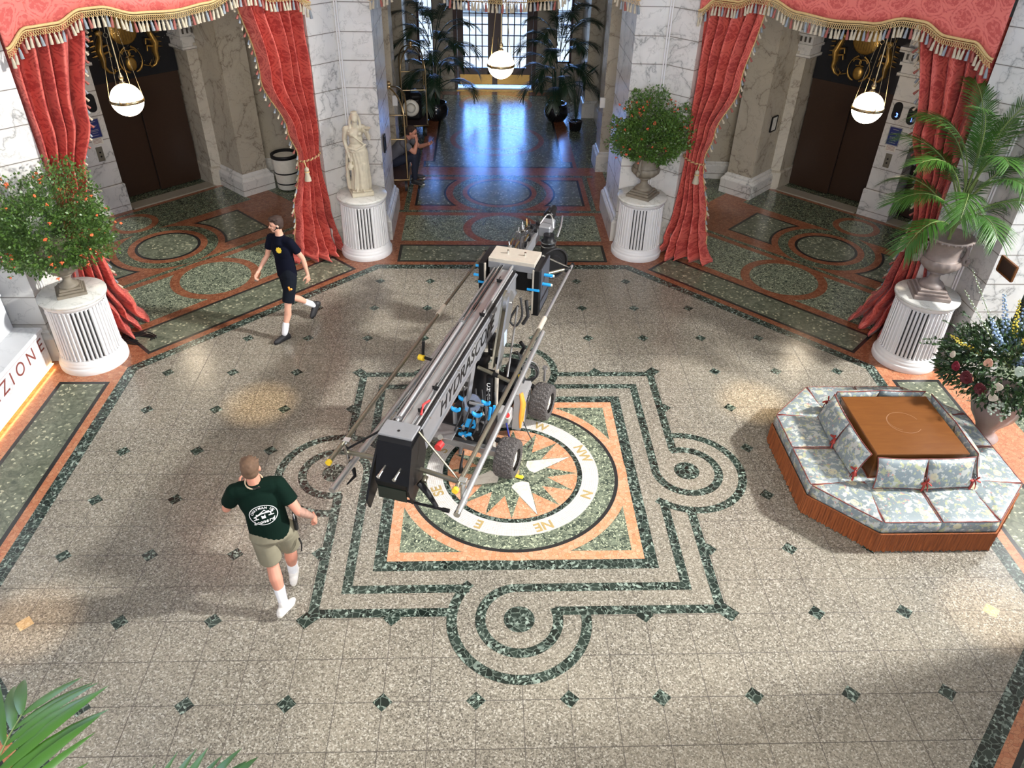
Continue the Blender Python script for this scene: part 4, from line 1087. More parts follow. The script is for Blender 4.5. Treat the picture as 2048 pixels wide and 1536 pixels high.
# ---------------------------------------------------------------- globe pendants
def pendant(k, lab, y=10.15, z=3.02, energy=42):
    p = Vector(rot2((0, y), k))*G; t = thing('globe_pendant', lab, 'pendant lamp', (p.x, p.y, z*G), -k*PI/4, 'opal globe pendants')
    R = .225
    g = MB(); g.sphere((0, 0, 0), R, 40, 0, rows=24); g.build('opal_globe', [GLOBE], t)
    g = MB(); g.lathe([(R+.002, -.022), (R+.012, -.020), (R+.014, .0), (R+.012, .020), (R+.002, .022)], 48)
    for i in range(4):
        a = PI/4+i*PI/2; g.tube([((R+.01)*math.cos(a), (R+.01)*math.sin(a), -.02), ((R+.025)*math.cos(a), (R+.025)*math.sin(a), .0), ((R+.02)*math.cos(a), (R+.02)*math.sin(a), .05)], .008, 6)
    g.build('brass_ring', [BRASS], t)
    top = 5.95*G-z*G; sp = 1.02
    for i in range(4):
        a = PI/4+i*PI/2; A = Vector(((R+.02)*math.cos(a), (R+.02)*math.sin(a), .05)); B = Vector((.05*math.cos(a), .05*math.sin(a), 1.42))
        C = A.lerp(B, .62); m = MB(); m.tube([A, C-(B-A).normalized()*.03], .0035, 6); m.tube([C+(B-A).normalized()*.03, B], .0035, 6)
        m.tube([C+Vector((.03*math.sin(q_)*math.sin(a), -.03*math.sin(q_)*math.cos(a), .03*math.cos(q_))) for q_ in [2*PI*j/12 for j in range(13)]], .004, 5)
        m.build('suspension_rod', [BRASS], t)
    m = MB(); m.lathe([(0.0, R-.01), (.03, R), (.045, R+.02), (.03, R+.035), (.018, R+.05), (.03, R+.07), (.036, R+.10), (.02, R+.13), (.010, R+.16), (.010, top)], 20)
    m.sphere((0, 0, 1.42), (.06, .06, .05), 14); m.lathe([(.09, top-.05), (.10, top)], 20); m.build('stem_and_finial', [BRASS], t)
    for a0 in (0, PI/2):
        m = MB(); m.tube([((R+.003)*math.cos(q_)*math.cos(a0), (R+.003)*math.cos(q_)*math.sin(a0), (R+.003)*math.sin(q_)) for q_ in [PI*j/24 for j in range(25)]], .0025, 5); m.build('meridian_wire', [BRASS], t)
pendant(0, 'lit opal globe pendant in front of the entrance door')
pendant(7, 'lit opal globe pendant in front of the left-hand lift')
pendant(1, 'lit opal globe pendant in front of the right-hand lift')
# ---------------------------------------------------------------- reception desk
def desk():
    t = thing('reception_desk', 'white marble reception desk engraved with large capitals, left edge', 'desk', (0, 0, 0))
    a = MB(); x = -7.54*G
    a.box((x-.24, -.04*G, .335*G+.03), (.48, 5.42*G, .61*G), 0); a.build('desk_front', [DESKM], t)
    a = MB(); a.box((x-.24, -.04*G, .69*G), (.53, 5.48*G, .075*G), 0, bev=.008); a.build('desk_ledge', [DESKM], t)
    a = MB(); a.box((x-.42, -.04*G, 1.02*G), (.24, 5.4*G, .60*G), 0); a.box((x-.46, -.04*G, 1.33*G), (.34, 5.46*G, .05*G), 0, bev=.006); a.build('upper_counter', [DESKM], t)
    a = MB(); a.box((x-.235, -.04*G, .018), (.44, 5.36*G, .036), 0); a.build('recessed_plinth', [BRASSK], t)
    a = MB(); a.box((x+.012, -.04*G, .045), (.02, 5.36*G, .008), 0); a.build('under_light_strip', [m_emit('warm_led_strip', (1, .60, .22), 14)], t)
    s = 'RICEZIONE'; ys = [.38, .60, .86, 1.14, 1.40, 1.62, 1.88, 2.22, 2.54]
    for c, y in zip(s, ys):
        o = text_obj('engraved_letter', c, .235, CORDR, t, T3((0, 1, 0), (0, 0, 1), (1, 0, 0), (x+.001, y*G, .47*G)), .0015)
    a = MB(); a.box((x+.001, 0, .635*G), (.003, 5.3*G, .006), 0); a.build('engraved_line', [CORDR], t)
desk()
shaft('wall_reception_back', [(-8.6, 2.2), (-9.0, 2.2), (-9.0, -3), (-8.6, -3)], 6, .4, .55, .05, DESKM)

# ---------------------------------------------------------------- round seat
SX, SY = 5.30*G, -.085*G
def cushion(poly, z0, z1, name, parent, bulge=.02):
    """soft box cushion over polygon (metres), piped along the top edge"""
    n = len(poly)
    # densify
    P = []
    for i in range(n):
        a, b = Vector(poly[i]), Vector(poly[(i+1) % n])
        for k in range(8): P.append(tuple(a.lerp(b, k/8)))
    cx = sum(p[0] for p in P)/len(P); cy = sum(p[1] for p in P)/len(P)
    rings = []; h = z1-z0
    for f, z in ((.96, 0), (1.0, .12), (1.012, .5), (1.0, .86), (.975, .96), (.93, 1.0), (.75, 1.07), (.5, 1.12), (.25, 1.14)):
        zz = z0+h*min(z, 1)+(max(0, z-1)/.14)*bulge
        rings.append([(cx+(p[0]-cx)*f, cy+(p[1]-cy)*f, zz+.003*math.sin(p[0]*40+p[1]*31)*(z > .9)) for p in P])
    m = MB(); N = len(P); vs = [v for r in rings for v in r]+[(cx, cy, z1+bulge)]; fs = [list(range(N-1, -1, -1))]
    A = sum(poly[i][0]*poly[(i+1) % n][1]-poly[(i+1) % n][0]*poly[i][1] for i in range(n))
    for r in range(len(rings)-1):
        for i in range(N): j = (i+1) % N; fs.append([r*N+i, r*N+j, (r+1)*N+j, (r+1)*N+i])
    b = (len(rings)-1)*N
    for i in range(N): fs.append([b+i, b+(i+1) % N, len(vs)-1])
    if A < 0: fs = [f[::-1] for f in fs]
    m.add(vs, fs, 0, smooth=True); o = m.build(name, [FLORAL], parent)
    pp = rings[4]; m = MB(); m.tube(pp+pp[:1], .006, 6); m.build('piping', [CORDR], o)
    return o
def sofa():
    t = thing('octagonal_seat', 'large octagonal seat in blue-grey floral fabric with rust fringe and wooden centre top', 'sofa', (SX, SY, 0))
    A, H = 1.43, .735
    oc = [(-H, -A), (H, -A), (A, -H), (A, H), (H, A), (-H, A), (-A, H), (-A, -H)]
    oc = [(x*G, y*G) for x, y in oc]
    b = MB(); b.prism(offset(oc, -.05), .04, .24); b.build('upholstered_base', [FLORAL], t)
    # hanging bullion fringe
    P = []
    for i in range(8):
        a, c = Vector(oc[i]), Vector(oc[(i+1) % 8]); nn = int((c-a).length/.012)
        for k in range(nn): P.append(a.lerp(c, k/nn))
    m = MB(); N = len(P); vs = []; cen = Vector((0, 0))
    for j, (z, o) in enumerate(((.235, 0.0), (.22, .012), (.12, .014), (.03, .020), (.012, .022))):
        for i, p in enumerate(P):
            d = (p-cen).normalized(); w = (.007 if i % 2 else -.003)*(j > 0)+.006*math.sin(i*.9)*(j > 2); vs.append((p.x+d.x*(o+w), p.y+d.y*(o+w), z-(.008*math.sin(i*1.7)*(j == 4))))
    m.add(vs, [[j*N+i, j*N+(i+1) % N, (j+1)*N+(i+1) % N, (j+1)*N+i][::-1] for j in range(4) for i in range(N)]); m.build('bullion_fringe', [RUST], t)
    m = MB(); m.tube([(p.x*1.01, p.y*1.01, .238) for p in P]+[(P[0].x*1.01, P[0].y*1.01, .238)], .010, 6); m.build('fringe_heading', [RUST], t)
    for k in range(4):
        R = rotz(k*PI/2)
        def w(pts): return [tuple((R @ Vector((x*G, y*G, 0)))[:2]) for x, y in pts]
        e = .008
        cushion(w([(-.735, -1.43), (-e, -1.43), (-e, -.60), (-.70, -.60)]), .235, .385, 'seat_cushion', t)
        cushion(w([(e, -1.43), (.735, -1.43), (.70, -.60), (e, -.60)]), .235, .385, 'seat_cushion', t)
        cushion(w([(.75, -1.42), (1.42, -.75), (.745, -.655), (.655, -.745)][:4]), .235, .385, 'corner_cushion', t, .012)
    h = .62*G
    m = MB(); m.box((0, 0, .44), (2*h-.03, 2*h-.03, .45)); m.build('wood_box', [WOOD], t)
    m = MB(); m.box((0, 0, .92*G-.016), (2*h, 2*h, .032), bev=.006); m.build('wood_top', [WOOD], t)
    # faint white ring mark on the top
    m = MB(); m.ring(.02, .02, .168, .172, .92*G+.0006, 0, .3, 5.6); m.ring(.0, .035, .14, .143, .92*G+.0006, 0, 2.2, 4.4); m.build('ring_mark', [plain('pale_scuff', (.28, .15, .08), .5)], t)
    return t
sofa()
def pillow_thing(lab, loc, rz, tilt, w=.50, h=.33):
    t = thing('scatter_pillow', lab, 'cushion', loc, rz, 'floral pillows around the wooden top')
    m = MB()
    def fn(s):
        def f(u, v):
            a = 2*u-1; b = 2*v-1; e = (1-abs(a)**3.2)*(1-abs(b)**3.2); pin = 1-.07*(1-abs(b)**2)*abs(a)**3-.0
            pin2 = 1-.07*(1-abs(a)**2)*abs(b)**3
            return (a*w/2*pin, s*(.062*max(0, e)**.55+.002*math.sin(a*23+b*17)), h/2+b*h/2*pin2)
        return f
    T = rotx(tilt)
    m.grid(fn(-1), 22, 16, 0, T); m.grid(fn(1), 22, 16, 0, T)
    # reverse side faces flipped is harmless
    o = m.build('pillow', [FLORAL], t)
    P = []
    for i in range(81):
        k = i/80*4; s = int(min(k, 3.999)); f = k-s
        a, b = ((-1+2*f, -1), (1, -1+2*f), (1-2*f, 1), (-1, 1-2*f))[s]
        P.append(T @ Vector((a*w/2*(1-.07*(1-abs(b)**2)*abs(a)**3), 0, h/2+b*h/2*(1-.07*(1-abs(a)**2)*abs(b)**3))))
    m = MB(); m.tube(P, .006, 6); m.build('piping', [CORDR], t)
    rnd = random.Random(int(loc[0]*100))
    m = MB(); c = T @ Vector((w/2, -.02, h*.32))
    for j in range(4):
        a = rnd.uniform(-.5, .5)+j*PI/2; pts = [c+Vector((math.cos(a)*r, -.02-r*.25, math.sin(a)*r*(.9 if j % 2 else 1.3))) for r in (0, .03, .055, .06)]
        m.tube(pts, [.006, .018, .016, .004], 6, flat=.3)
    for j in range(2): m.tube([c, c+Vector((.02*(j*2-1), -.03, -.05)), c+Vector((.03*(j*2-1), -.035, -.11))], [.006, .012, .010], 6, flat=.3)
    m.build('ribbon_bow', [BOW], t); return t
nm = {0: 'on the near side', 1: 'on the right side', 2: 'on the far side', 3: 'on the left side'}
which = {(0, -1): 'floral pillow leaning on the near side of the wooden top, left one', (0, 1): 'floral pillow leaning on the near side of the wooden top, right one',
         (3, -1): 'floral pillow on the left side of the wooden top, farther one', (3, 1): 'floral pillow on the left side of the wooden top, nearer one',
         (1, -1): 'floral pillow on the right side of the wooden top, nearer one', (1, 1): 'floral pillow on the right side of the wooden top, farther one',
         (2, -1): 'floral pillow on the far side of the wooden top, right one', (2, 1): 'floral pillow on the far side of the wooden top, left one'}
for k in range(4):
    for s in (-1, 1):
        p = rotz(k*PI/2) @ Vector((s*.325*G, -.86*G, .405))
        pillow_thing(which[(k, s)], (SX+p.x, SY+p.y, p.z), k*PI/2+s*.05, -.33)

# ---------------------------------------------------------------- flower arrangement
def bouquet():
    loc = (7.18*G, .72*G, 0)
    t = thing('flower_arrangement', 'big mixed bouquet with blue delphiniums and roses behind the seat', 'flower arrangement', loc)
    v = MB(); v.lathe([(.16, 0), (.17, .03), (.12, .06), (.10, .12), (.13, .2), (.22, .34), (.27, .48), (.29, .60), (.30, .66), (.28, .66), (.26, .58), (0, .56)], 40, ribs=lambda a, z: .02*math.sin(a*12)*(z > .2)); v.build('pale_vase', [m_marble('rosy_vase_stone', (.30, .21, .19), (.40, .32, .29), (.3, .2, .2), False, 4, .6, kind='Object')], t)
    rnd = random.Random(21); C = Vector((-.08, 0, .98)); rad = Vector((.66, .66, .44))
    m = MB(); m2 = MB()
    for i in range(6500):
        u = rnd.uniform(-.55, 1); a = rnd.uniform(0, 2*PI); s = math.sqrt(1-u*u); r = rnd.uniform(.3, 1)**.5
        c = C+Vector((rad.x*s*math.cos(a)*r, rad.y*s*math.sin(a)*r, rad.z*u*r)); c += Vector((noise.noise(c*4), noise.noise(c*4+Vector((5, 5, 5))), 0))*.12
        d = ((c-C).normalized()+Vector((rnd.uniform(-1, 1), rnd.uniform(-1, 1), rnd.uniform(-1, 1)))*.9).normalized(); w = Matrix.Rotation(rnd.uniform(0, 6.3), 3, d) @ d.orthogonal().normalized()
        l = rnd.uniform(.045, .085); (m if i % 4 else m2).add([c-w*l*.05, c+d*l*.5-w*l*.2, c+d*l, c+d*l*.5+w*l*.2], [[0, 1, 2, 3]])
    # long trailing sprays on the camera side
    for i in range(26):
        a = rnd.uniform(PI*.55, PI*1.5); d = Vector((math.cos(a), math.sin(a), rnd.uniform(-.1, .8))).normalized(); st = C+Vector((rad.x*d.x, rad.y*d.y, rad.z*d.z))*.7; L = rnd.uniform(.25, .48)
        P = [st+d*L*k+Vector((0, 0, -.3*L*k*k)) for k in (0, .4, .75, 1)]; m.tube(P, [.004, .003, .002, .001], 4)
        for j in range(26):
            k = rnd.uniform(.2, 1)*3; jj = min(int(k), 2); c = P[jj].lerp(P[jj+1], k-jj); dd = (d+Vector((rnd.uniform(-1, 1), rnd.uniform(-1, 1), rnd.uniform(-1, 1)))).normalized(); w = dd.orthogonal().normalized(); l = rnd.uniform(.03, .055)
            m.add([c, c+dd*l*.5-w*l*.2, c+dd*l, c+dd*l*.5+w*l*.2], [[0, 1, 2, 3]])
    m.build('foliage', [LEAFF], t); m2.build('dark_foliage', [LEAFD], t)
    def spike(name, mt, a, el, L, r, n, base=.3, fs=.016):
        L *= 1.2
        d = Vector((math.cos(a)*math.cos(el), math.sin(a)*math.cos(el), math.sin(el))); s0 = C+d*base; b = MB(); x = d.orthogonal().normalized(); y = d.cross(x)
        b.tube([C, s0+d*L], [.005, .002], 5, 1)
        for i in range(n):
            k = i/n; q_ = i*2.4; rr = r*(1-.75*k); c = s0+d*L*k+(x*math.cos(q_)+y*math.sin(q_))*rr; z = fs*(1-.5*k); b.sphere(c, (z, z, z*.8), 6, 0)
        return b.build(name, [mt, STEM], t)
    blue = plain('pale_blue_petals', (.30, .42, .62), .6, 0, .25, 30); yel = plain('yellow_petals', (.80, .60, .07), .6, 0, .15, 30); wht = plain('pale_green_white_petals', (.58, .66, .55), .6, 0, .2, 30)
    for a, el, L in ((2.2, 1.15, .48), (1.3, 1.25, .55), (.4, 1.2, .52), (5.0, 1.15, .5), (4.3, .75, .34), (3.2, .95, .44), (0.1, .8, .45)): spike('delphinium', blue, a, el, L, .042, 46, .26, .021)
    for a, el, L in ((2.7, .85, .55), (2.0, .8, .62), (1.0, 1.0, .6)): spike('white_flower_spike', wht, a, el, L, .026, 30, .4, .013)
    for a, el, L in ((1.9, 1.3, .36), (2.7, .35, .30), (3.0, .42, .32), (4.6, 1.4, .28)): spike('yellow_flower_spike', yel, a, el, L, .03, 34, .34, .016)
    def rose(c, col, r):
        b = MB(); d = (Vector(c)-C).normalized(); T = T3(d.orthogonal().normalized(), d.cross(d.orthogonal().normalized()), d, c)
        for j in range(4):
            rr = r*(1-.22*j); b.lathe([(.2*rr, -.5*rr), (.8*rr, -.2*rr), (rr, .12*rr+.08*r*j), (.93*rr, .22*rr+.10*r*j), (.80*rr, .05*rr)], 10, 0, T, ribs=lambda q_, z, j=j: .09*math.sin(q_*3+j*1.3))
        b.sphere((0, 0, .1*r), (r*.25, r*.25, r*.3), 8, 0, T); b.build('rose', [col], t)
    cream = plain('cream_petals', (.72, .64, .52), .6); crim = plain('crimson_petals', (.22, .012, .03), .6); mag = plain('magenta_petals', (.42, .02, .07), .6); peach = plain('peach_petals', (.72, .42, .30), .6); burg = plain('burgundy_petals', (.12, .015, .02), .6)
    for a, el, col, r in ((4.45, .10, cream, .045), (4.0, -.02, cream, .036), (4.0, .22, cream, .034), (3.55, .12, burg, .055), (3.3, .18, crim, .040), (3.8, .05, burg, .05), (4.55, .78, mag, .052), (5.1, .5, peach, .07), (5.0, .35, peach, .06), (4.9, -.02, crim, .05), (4.6, -.15, burg, .05), (3.1, .3, cream, .03), (4.2, .6, wht, .04), (3.7, .55, peach, .035)):
        d = Vector((math.cos(a)*math.cos(el), math.sin(a)*math.cos(el), math.sin(el))); rose(C+Vector((d.x*rad.x, d.y*rad.y, d.z*rad.z*1.15))*1.04, col, r*1.35)
    for a, el, r, cc in ((4.15, -.30, .085, wht), (4.75, -.1, .06, wht), (5.0, .72, .05, yel)):
        d = Vector((math.cos(a)*math.cos(el), math.sin(a)*math.cos(el), math.sin(el))); c = C+Vector((d.x*rad.x, d.y*rad.y, d.z*rad.z*1.1))*1.03; b = MB(); r *= 1.2
        for i in range(60):
            u = rnd.uniform(-.6, 1); q_ = rnd.uniform(0, 6.3); s = math.sqrt(1-u*u); b.sphere((c.x+r*s*math.cos(q_), c.y+r*s*math.sin(q_), c.z+r*.8*u), (.014, .014, .010), 6)
        b.build('hydrangea_head', [cc], t)
bouquet()

# ---------------------------------------------------------------- luggage carts
def cart(lab, x, y, rz):
    t = thing('luggage_cart', lab, 'luggage cart', (x, y, 0), rz, 'brass birdcage luggage carts')
    m = MB(); m.box((0, 0, .25), (.56, 1.0, .05), bev=.015); m.build('carpeted_deck', [plain('dark_cart_carpet', (.03, .012, .012), .9)], t)
    m = MB(); P = [(.28, .5), (.28, -.5), (-.28, -.5), (-.28, .5), (.28, .5)]; m.tube([(a, b, .25) for a, b in P], .018, 8); m.build('deck_rail', [BRASS], t)
    for s in (-1, 1):
        m = MB(); A = []
        for i in range(25):
            k = i/24*PI; A.append((.26*math.cos(k), s*.46*math.cos(k) if True else 0, 1.38+.40*math.sin(k)))
        pts = [(.26, s*.46, .27), (.26, s*.46, 1.38)]+A[1:-1]+[(-.26, -s*.46, 1.38), (-.26, -s*.46, .27)]
        m.tube(pts, .016, 10); m.build('brass_arch', [BRASS], t)
    for s in (-1, 1):
        m = MB(); m.tube([(.26*s, .46, .85), (.26*s, -.46, .85)], .011, 8); m.build('side_rail', [BRASS], t)
    m = MB(); m.tube([(.26, -.46, 1.0), (-.26, -.46, 1.0)], .011, 8); m.build('end_rail', [BRASS], t); m = MB(); m.tube([(.26, .46, 1.15), (-.26, .46, 1.15)], .011, 8); m.build('end_rail', [BRASS], t)
    m = MB(); m.sphere((0, 0, 1.85), (.045, .045, .045), 14); m.lathe([(.05, 1.76), (.03, 1.79), (.025, 1.82)], 14); m.build('ball_finial', [BRASS], t)
    for a in (-1, 1):
        for b in (-1, 1):
            m = MB(); m.tube([(a*.22-.02, b*.40, .10), (a*.22+.02, b*.40, .10)], .10, 22, 0); w = m.build('castor_wheel', [RUBBER], t)
            m = MB(); m.tube([(a*.22-.024, b*.40, .10), (a*.22+.024, b*.40, .10)], .045, 14, 0); m.build('hub', [STEELD], w)
    return t
cart('brass luggage cart beside the left hall palm, a straw hat hung on it', -2.42*G, 14.9*G, .12)
cart('brass luggage cart behind the crouching man', -2.62*G, 10.75*G, .05)
h = thing('straw_hat', 'white straw hat with a dark band hanging on the far luggage cart', 'hat', (-2.44*G, 14.14*G, .66))
T = rotx(PI/2*.92)
m = MB(); m.lathe([(.0, .09), (.05, .095), (.085, .08), (.092, .05), (.098, .0), (.13, -.008), (.172, .004), (.176, .008), (.13, .0), (.10, .008)], 32, 0, T); m.build('hat_body', [CREAMP], h); m = MB(); m.tube([(0, .0, .16), (0, .06, .28), (0, .11, .36)], .004, 6); m.build('hanging_cord', [BLACK], h)
m = MB(); m.lathe([(.0995, .006), (.0975, .03)], 32, 0, T); m.build('hat_band', [BLACK], h)
bg = thing('garment_bag', 'dark garment bag and cases piled on the far luggage cart', 'luggage', (-2.42*G, 14.9*G, .28))
B = Blob(); B.box((-.02, .05, .22), (.40, .62, .42), None, .05); B.box((.0, .0, .50), (.30, .5, .18), rotz(.3), .06); B.bake('case', BLACK, bg, .02, 3)
# canvas bin behind the curtain
t = thing('laundry_bin', 'cream bin with dark rim half hidden behind the left curtain', 'bin', (-5.22*G, 10.40*G, 0))
m = MB(); m.lathe([(.19, .02), (.20, .03), (.235, .60), (.24, .62)], 32); m.build('bin_body', [CREAMP], t)
m = MB(); m.lathe([(.232, .60), (.25, .605), (.25, .66), (.235, .67), (.21, .66), (.20, .5), (0, .45)], 32); m.build('dark_rim', [BLACK], t)
m = MB(); m.lathe([(.222, .32), (.226, .345)], 32); m.lathe([(.207, .12), (.21, .145)], 32); m.build('bands', [BLACK], t)
# wall switches on the hall pilasters
for sx, lab in ((-1, 'white switch box on the left hall pilaster'), (1, 'white switch box on the right hall pilaster')):
    m = MB(); m.box((0, 0, 0), (.10, .07, .19), bev=.012); o = m.build('switch_box', [WHITE]); o.location = (sx*2.60*G, 11.66*G, 1.78*G); tag(o, lab, 'switch box')
# framed plates
frame_on('wall_plaque', 'black framed plaque on the corner pilaster in the right lobby', Vector(rot2((-2.645, 11.90), 1)).to_3d()*G+Vector((0, 0, 1.73*G)), Vector(rot2((1, 0), 1)).to_3d(), .20, .26, [BLACK, SLABM])
frame_on('wall_plaque', 'dark wooden framed plaque on the bright pier at the right edge', (7.565*G, 2.05*G+.1, 2.10*G), (-1, 0, 0), .30, .18, [WOOD, BROWN])
frame_on('wall_plaque', 'black framed plate on the side of the pier by the luggage cart', (-2.47*G, 7.95*G, 1.97*G), (1, 0, 0), .16, .24, [BLACK, BLACKP])
# white conduits in the inner corners of the piers
for k in (0, 7, 1, 6):
    for s in (-1, 1):
        V = rot2((7.54*t8*1.0, 7.54), k); a = math.atan2(V[1], V[0]); r = .016
        m = MB(); px = V[0]*G-.035*math.cos(a)-s*.017*math.sin(a); py = V[1]*G-.035*math.sin(a)+s*.017*math.cos(a)
        m.tube([(px, py, .60*G), (px, py, 7*G)], .011, 8); struct(m.build('trim_conduit', [WHITE]))
# yellow floor bracket by the curtain, cables on the floor
m = MB(); m.tube([(-.10, .03, .02), (.03, -.02, .02), (.10, .0, .02), (.13, .09, .02), (.10, .12, .02)], .014, 8); o = m.build('yellow_hook_bar', [YELP]); o.location = (-3.92*G, 6.83*G, 0); tag(o, 'small bent yellow bar on the floor at the foot of the pier', 'bar')
m = MB(); rnd = random.Random(5)
for j in range(4): m.tube([(.22*math.cos(a)*(.7+.1*j)+.03*math.sin(a*3+j), .10*math.sin(a)+.02*j, .012+.008*j) for a in [i*.35 for i in range(15)]], .008, 6)
o = m.build('cable_coil', [BLACK]); o.location = (-6.42*G, 3.42*G, 0); tag(o, 'black cable bundle on the floor behind the reception pedestal', 'cable')
m = MB(); m.tube([(-7.75*G, 3.0*G, .9), (-7.50*G, 2.98*G, .55), (-7.42*G, 2.86*G, .25), (-7.36*G, 2.75*G, .30), (-7.36*G, 2.72*G, .7)], .008, 8); o = m.build('loose_cord', [WHITE]); tag(o, 'thin pale cord hanging between desk and pedestal', 'cord')
# dark spiky plant by the right wall of the hall
t = thing('strelitzia_plant', 'dark spiky plant with one leaning stalk, right of the right hall palm', 'plant', (2.35*G, 15.0*G, 0))
m = MB(); m.lathe([(.10, 0), (.13, .03), (.15, .2), (.16, .22), (.14, .22), (0, .2)], 24); m.build('pot', [POT], t)
for i in range(7):
    a = i*.9+.3; m = MB(); L = .38; P = [Vector((0, 0, .2)), Vector((.08*math.cos(a), .08*math.sin(a), .8)), Vector((.18*math.cos(a), .18*math.sin(a), 1.2))]
    m.tube(P, [.01, .008, .006], 6); d = Vector((math.cos(a), math.sin(a), .7)).normalized(); w = d.cross(Vector((0, 0, 1))).normalized()
    m.add([P[2], P[2]+d*.15-w*.05, P[2]+d*L, P[2]+d*.15+w*.05, P[2]+d*.18-Vector((0, 0, .02))], [[0, 1, 4], [1, 2, 4], [2, 3, 4], [3, 0, 4]]); m.build('leaf', [LEAFD], t)
# ---------------------------------------------------------------- telescoping camera crane on its dolly
def crane():
    a0 = math.atan2(-.308, .951)
    t = thing('camera_crane', 'long grey telescoping camera crane on a four-wheeled dolly over the compass', 'camera crane', (-.55*G, .6*G, 0), a0)
    def bar(name, pts, r, mt, par=t, n=12, caps=True, flat=None):
        if len(pts) > 3 and not isinstance(r, list): pts = smooth_path(pts)
        m = MB(); m.tube(pts, r, n, 0, None, caps, flat); return m.build(name, [mt], par)
    def bx(name, c, d, mt, par=t, bev=.006, T=None):
        m = MB(); m.box(c, d, 0, T, bev); return m.build(name, [mt], par)
    # ---- boom
    m = MB(); m.box((-.09, -.08, 1.31), (.28, 3.08, .27), 0, bev=.008)
    m.box((.056, -.08, 1.42), (.018, 3.06, .022)); m.box((.056, -.08, 1.195), (.018, 3.06, .03)); m.box((-.236, -.08, 1.42), (.018, 3.06, .022))
    B = m.build('boom_section', [GREYP], t)
    me = text_mesh('HYDRASCOPE', .22, .001, .003); me.materials.append(BLACK); wx = max(v.co.x for v in me.vertices)-min(v.co.x for v in me.vertices)
    for v in me.vertices: v.co.x = v.co.x*1.64/wx+.3*v.co.y
    link('boom_lettering', me, B, T3((0, 1, 0), (0, 0, 1), (1, 0, 0), (.0515, -.25, 1.305)))
    bx('inner_top_panel', (-.085, -.05, 1.455), (.11, 3.0, .02), TAPED, B, .004)
    bx('edge_channel', (.035, -.08, 1.46), (.018, 3.06, .035), BLACK, B, .003)
    bx('edge_channel', (-.215, -.08, 1.46), (.018, 3.06, .035), STEELD, B, .003)
    bx('edge_channel', (.004, -.08, 1.458), (.016, 3.06, .026), GREYL, B, .003)
    bar('top_tube', [(-.170, -1.55, 1.485), (-.170, .15, 1.485)], .019, TAPED)
    bar('top_tube', [(-.170, .17, 1.475), (-.170, 1.50, 1.475)], .012, STEEL)
    bar('top_tube', [(-.135, .45, 1.478), (-.135, 1.50, 1.478)], .010, BLACK)
    bar('top_tube', [(-.035, -1.55, 1.478), (-.035, .35, 1.478)], .010, STEELD)
    bar('top_tube', [(-.015, .38, 1.488), (-.015, 1.50, 1.488)], .018, TAPED)
    bar('top_tube', [(-.125, -1.6, 1.478), (-.125, 1.5, 1.478)], .007, STEEL)
    for x, y in ((-.17, .16), (-.015, .36), (-.02, -1.0), (-.02, -1.35), (-.17, -1.5), (-.06, 1.12)):
        m = MB(); m.box((x, y, 1.49), (.05, .035, .03), 0, bev=.004); m.tube([(x-.03, y, 1.505), (x+.035, y, 1.505)], .007, 7); m.tube([(x, y-.03, 1.515), (x, y+.05, 1.515)], .006, 6); m.build('cable_clamp', [BLACK if x > -.1 else STEELD], t)
    bar('control_cable', [(0, -1.0, 1.50), (.01, -.7, 1.495), (.0, -.2, 1.49)], .006, RUBBER, n=6)
    bar('red_air_hose', [(-.0, -1.40, 1.49), (-.02, -1.30, 1.52), (.0, -1.2, 1.50)], .011, REDP, n=7)
    for y in (-1.35, -1.1, -.6, -.1, .5, 1.0):
        bar('rivet', [(.048, y, 1.43), (.068, y, 1.43)], .008, STEEL, n=8)
    # ---- front end weight box
    m = MB()
    def pz(P, x0, x1, mi=0):
        n = len(P); vs = [(x0, y, z) for y, z in P]+[(x1, y, z) for y, z in P]
        m.add(vs, [list(range(n-1, -1, -1)), list(range(n, 2*n))]+[[i, (i+1) % n, n+(i+1) % n, n+i] for i in range(n)], mi)
    pz([(-1.60, 1.49), (-1.60, .98), (-1.83, .90), (-1.90, 1.10), (-1.78, 1.45), (-1.74, 1.49)], -.245, .055)
    W_ = m.build('front_bucket', [BLACK], t)
    bx('bucket_lid', (-.095, -1.66, 1.497), (.31, .20, .022), GREYP, W_)
    bar('lid_screw', [(-.09, -1.68, 1.50), (-.09, -1.68, 1.512)], .012, BLACK, W_, 10)
    for x in (-.16, -.02):
        bar('chrome_stud', [(x, -1.82, 1.24), (x-.01, -1.96, 1.22)], .014, STEEL, W_); bar('chrome_stud', [(x-.01, -1.955, 1.22), (x-.012, -1.975, 1.218)], .018, STEEL, W_)
    m = MB(); pz([(-1.55, 1.46), (-1.50, 1.2), (-1.62, .95), (-1.86, .86), (-1.93, 1.08), (-1.80, 1.44)], .058, .072); m.build('cheek_plate', [BLACK], t)
    m = MB(); pz([(-1.62, 1.38), (-1.58, 1.0), (-1.95, .80), (-1.99, .92), (-1.86, 1.12)], -.31, -.29); m.build('curved_fin', [BLACK], t)
    m = MB(); m.box((-.09, -1.905, .985), (.26, .014, .13), 0, rotx(0)); m.build('lower_window', [plain('dark_green_glass', (.012, .018, .014), .15)], t)
    # front ground legs with cross bar
    for s, x in ((-1, -.20), (1, .09)):
        xe = -.13 if s < 0 else .255
        m = MB(); m.tube([(x, -1.74, 1.02), ((x+xe)/2, -1.75, .92), (xe, -1.765, .79)], [.042, .036, .026], 8, 0, flat=.45); m.build('front_leg', [BLACK], t)
    bar('front_cross_bar', [(-.27, -1.765, .79), (.31, -1.775, .79)], .013, BLACK); bar('bar_end_grip', [(.31, -1.775, .79), (.375, -1.777, .79)], .020, BLACK)
    bar('bar_end_grip', [(-.27, -1.765, .79), (-.22, -1.765, .79)], .018, BLACK)
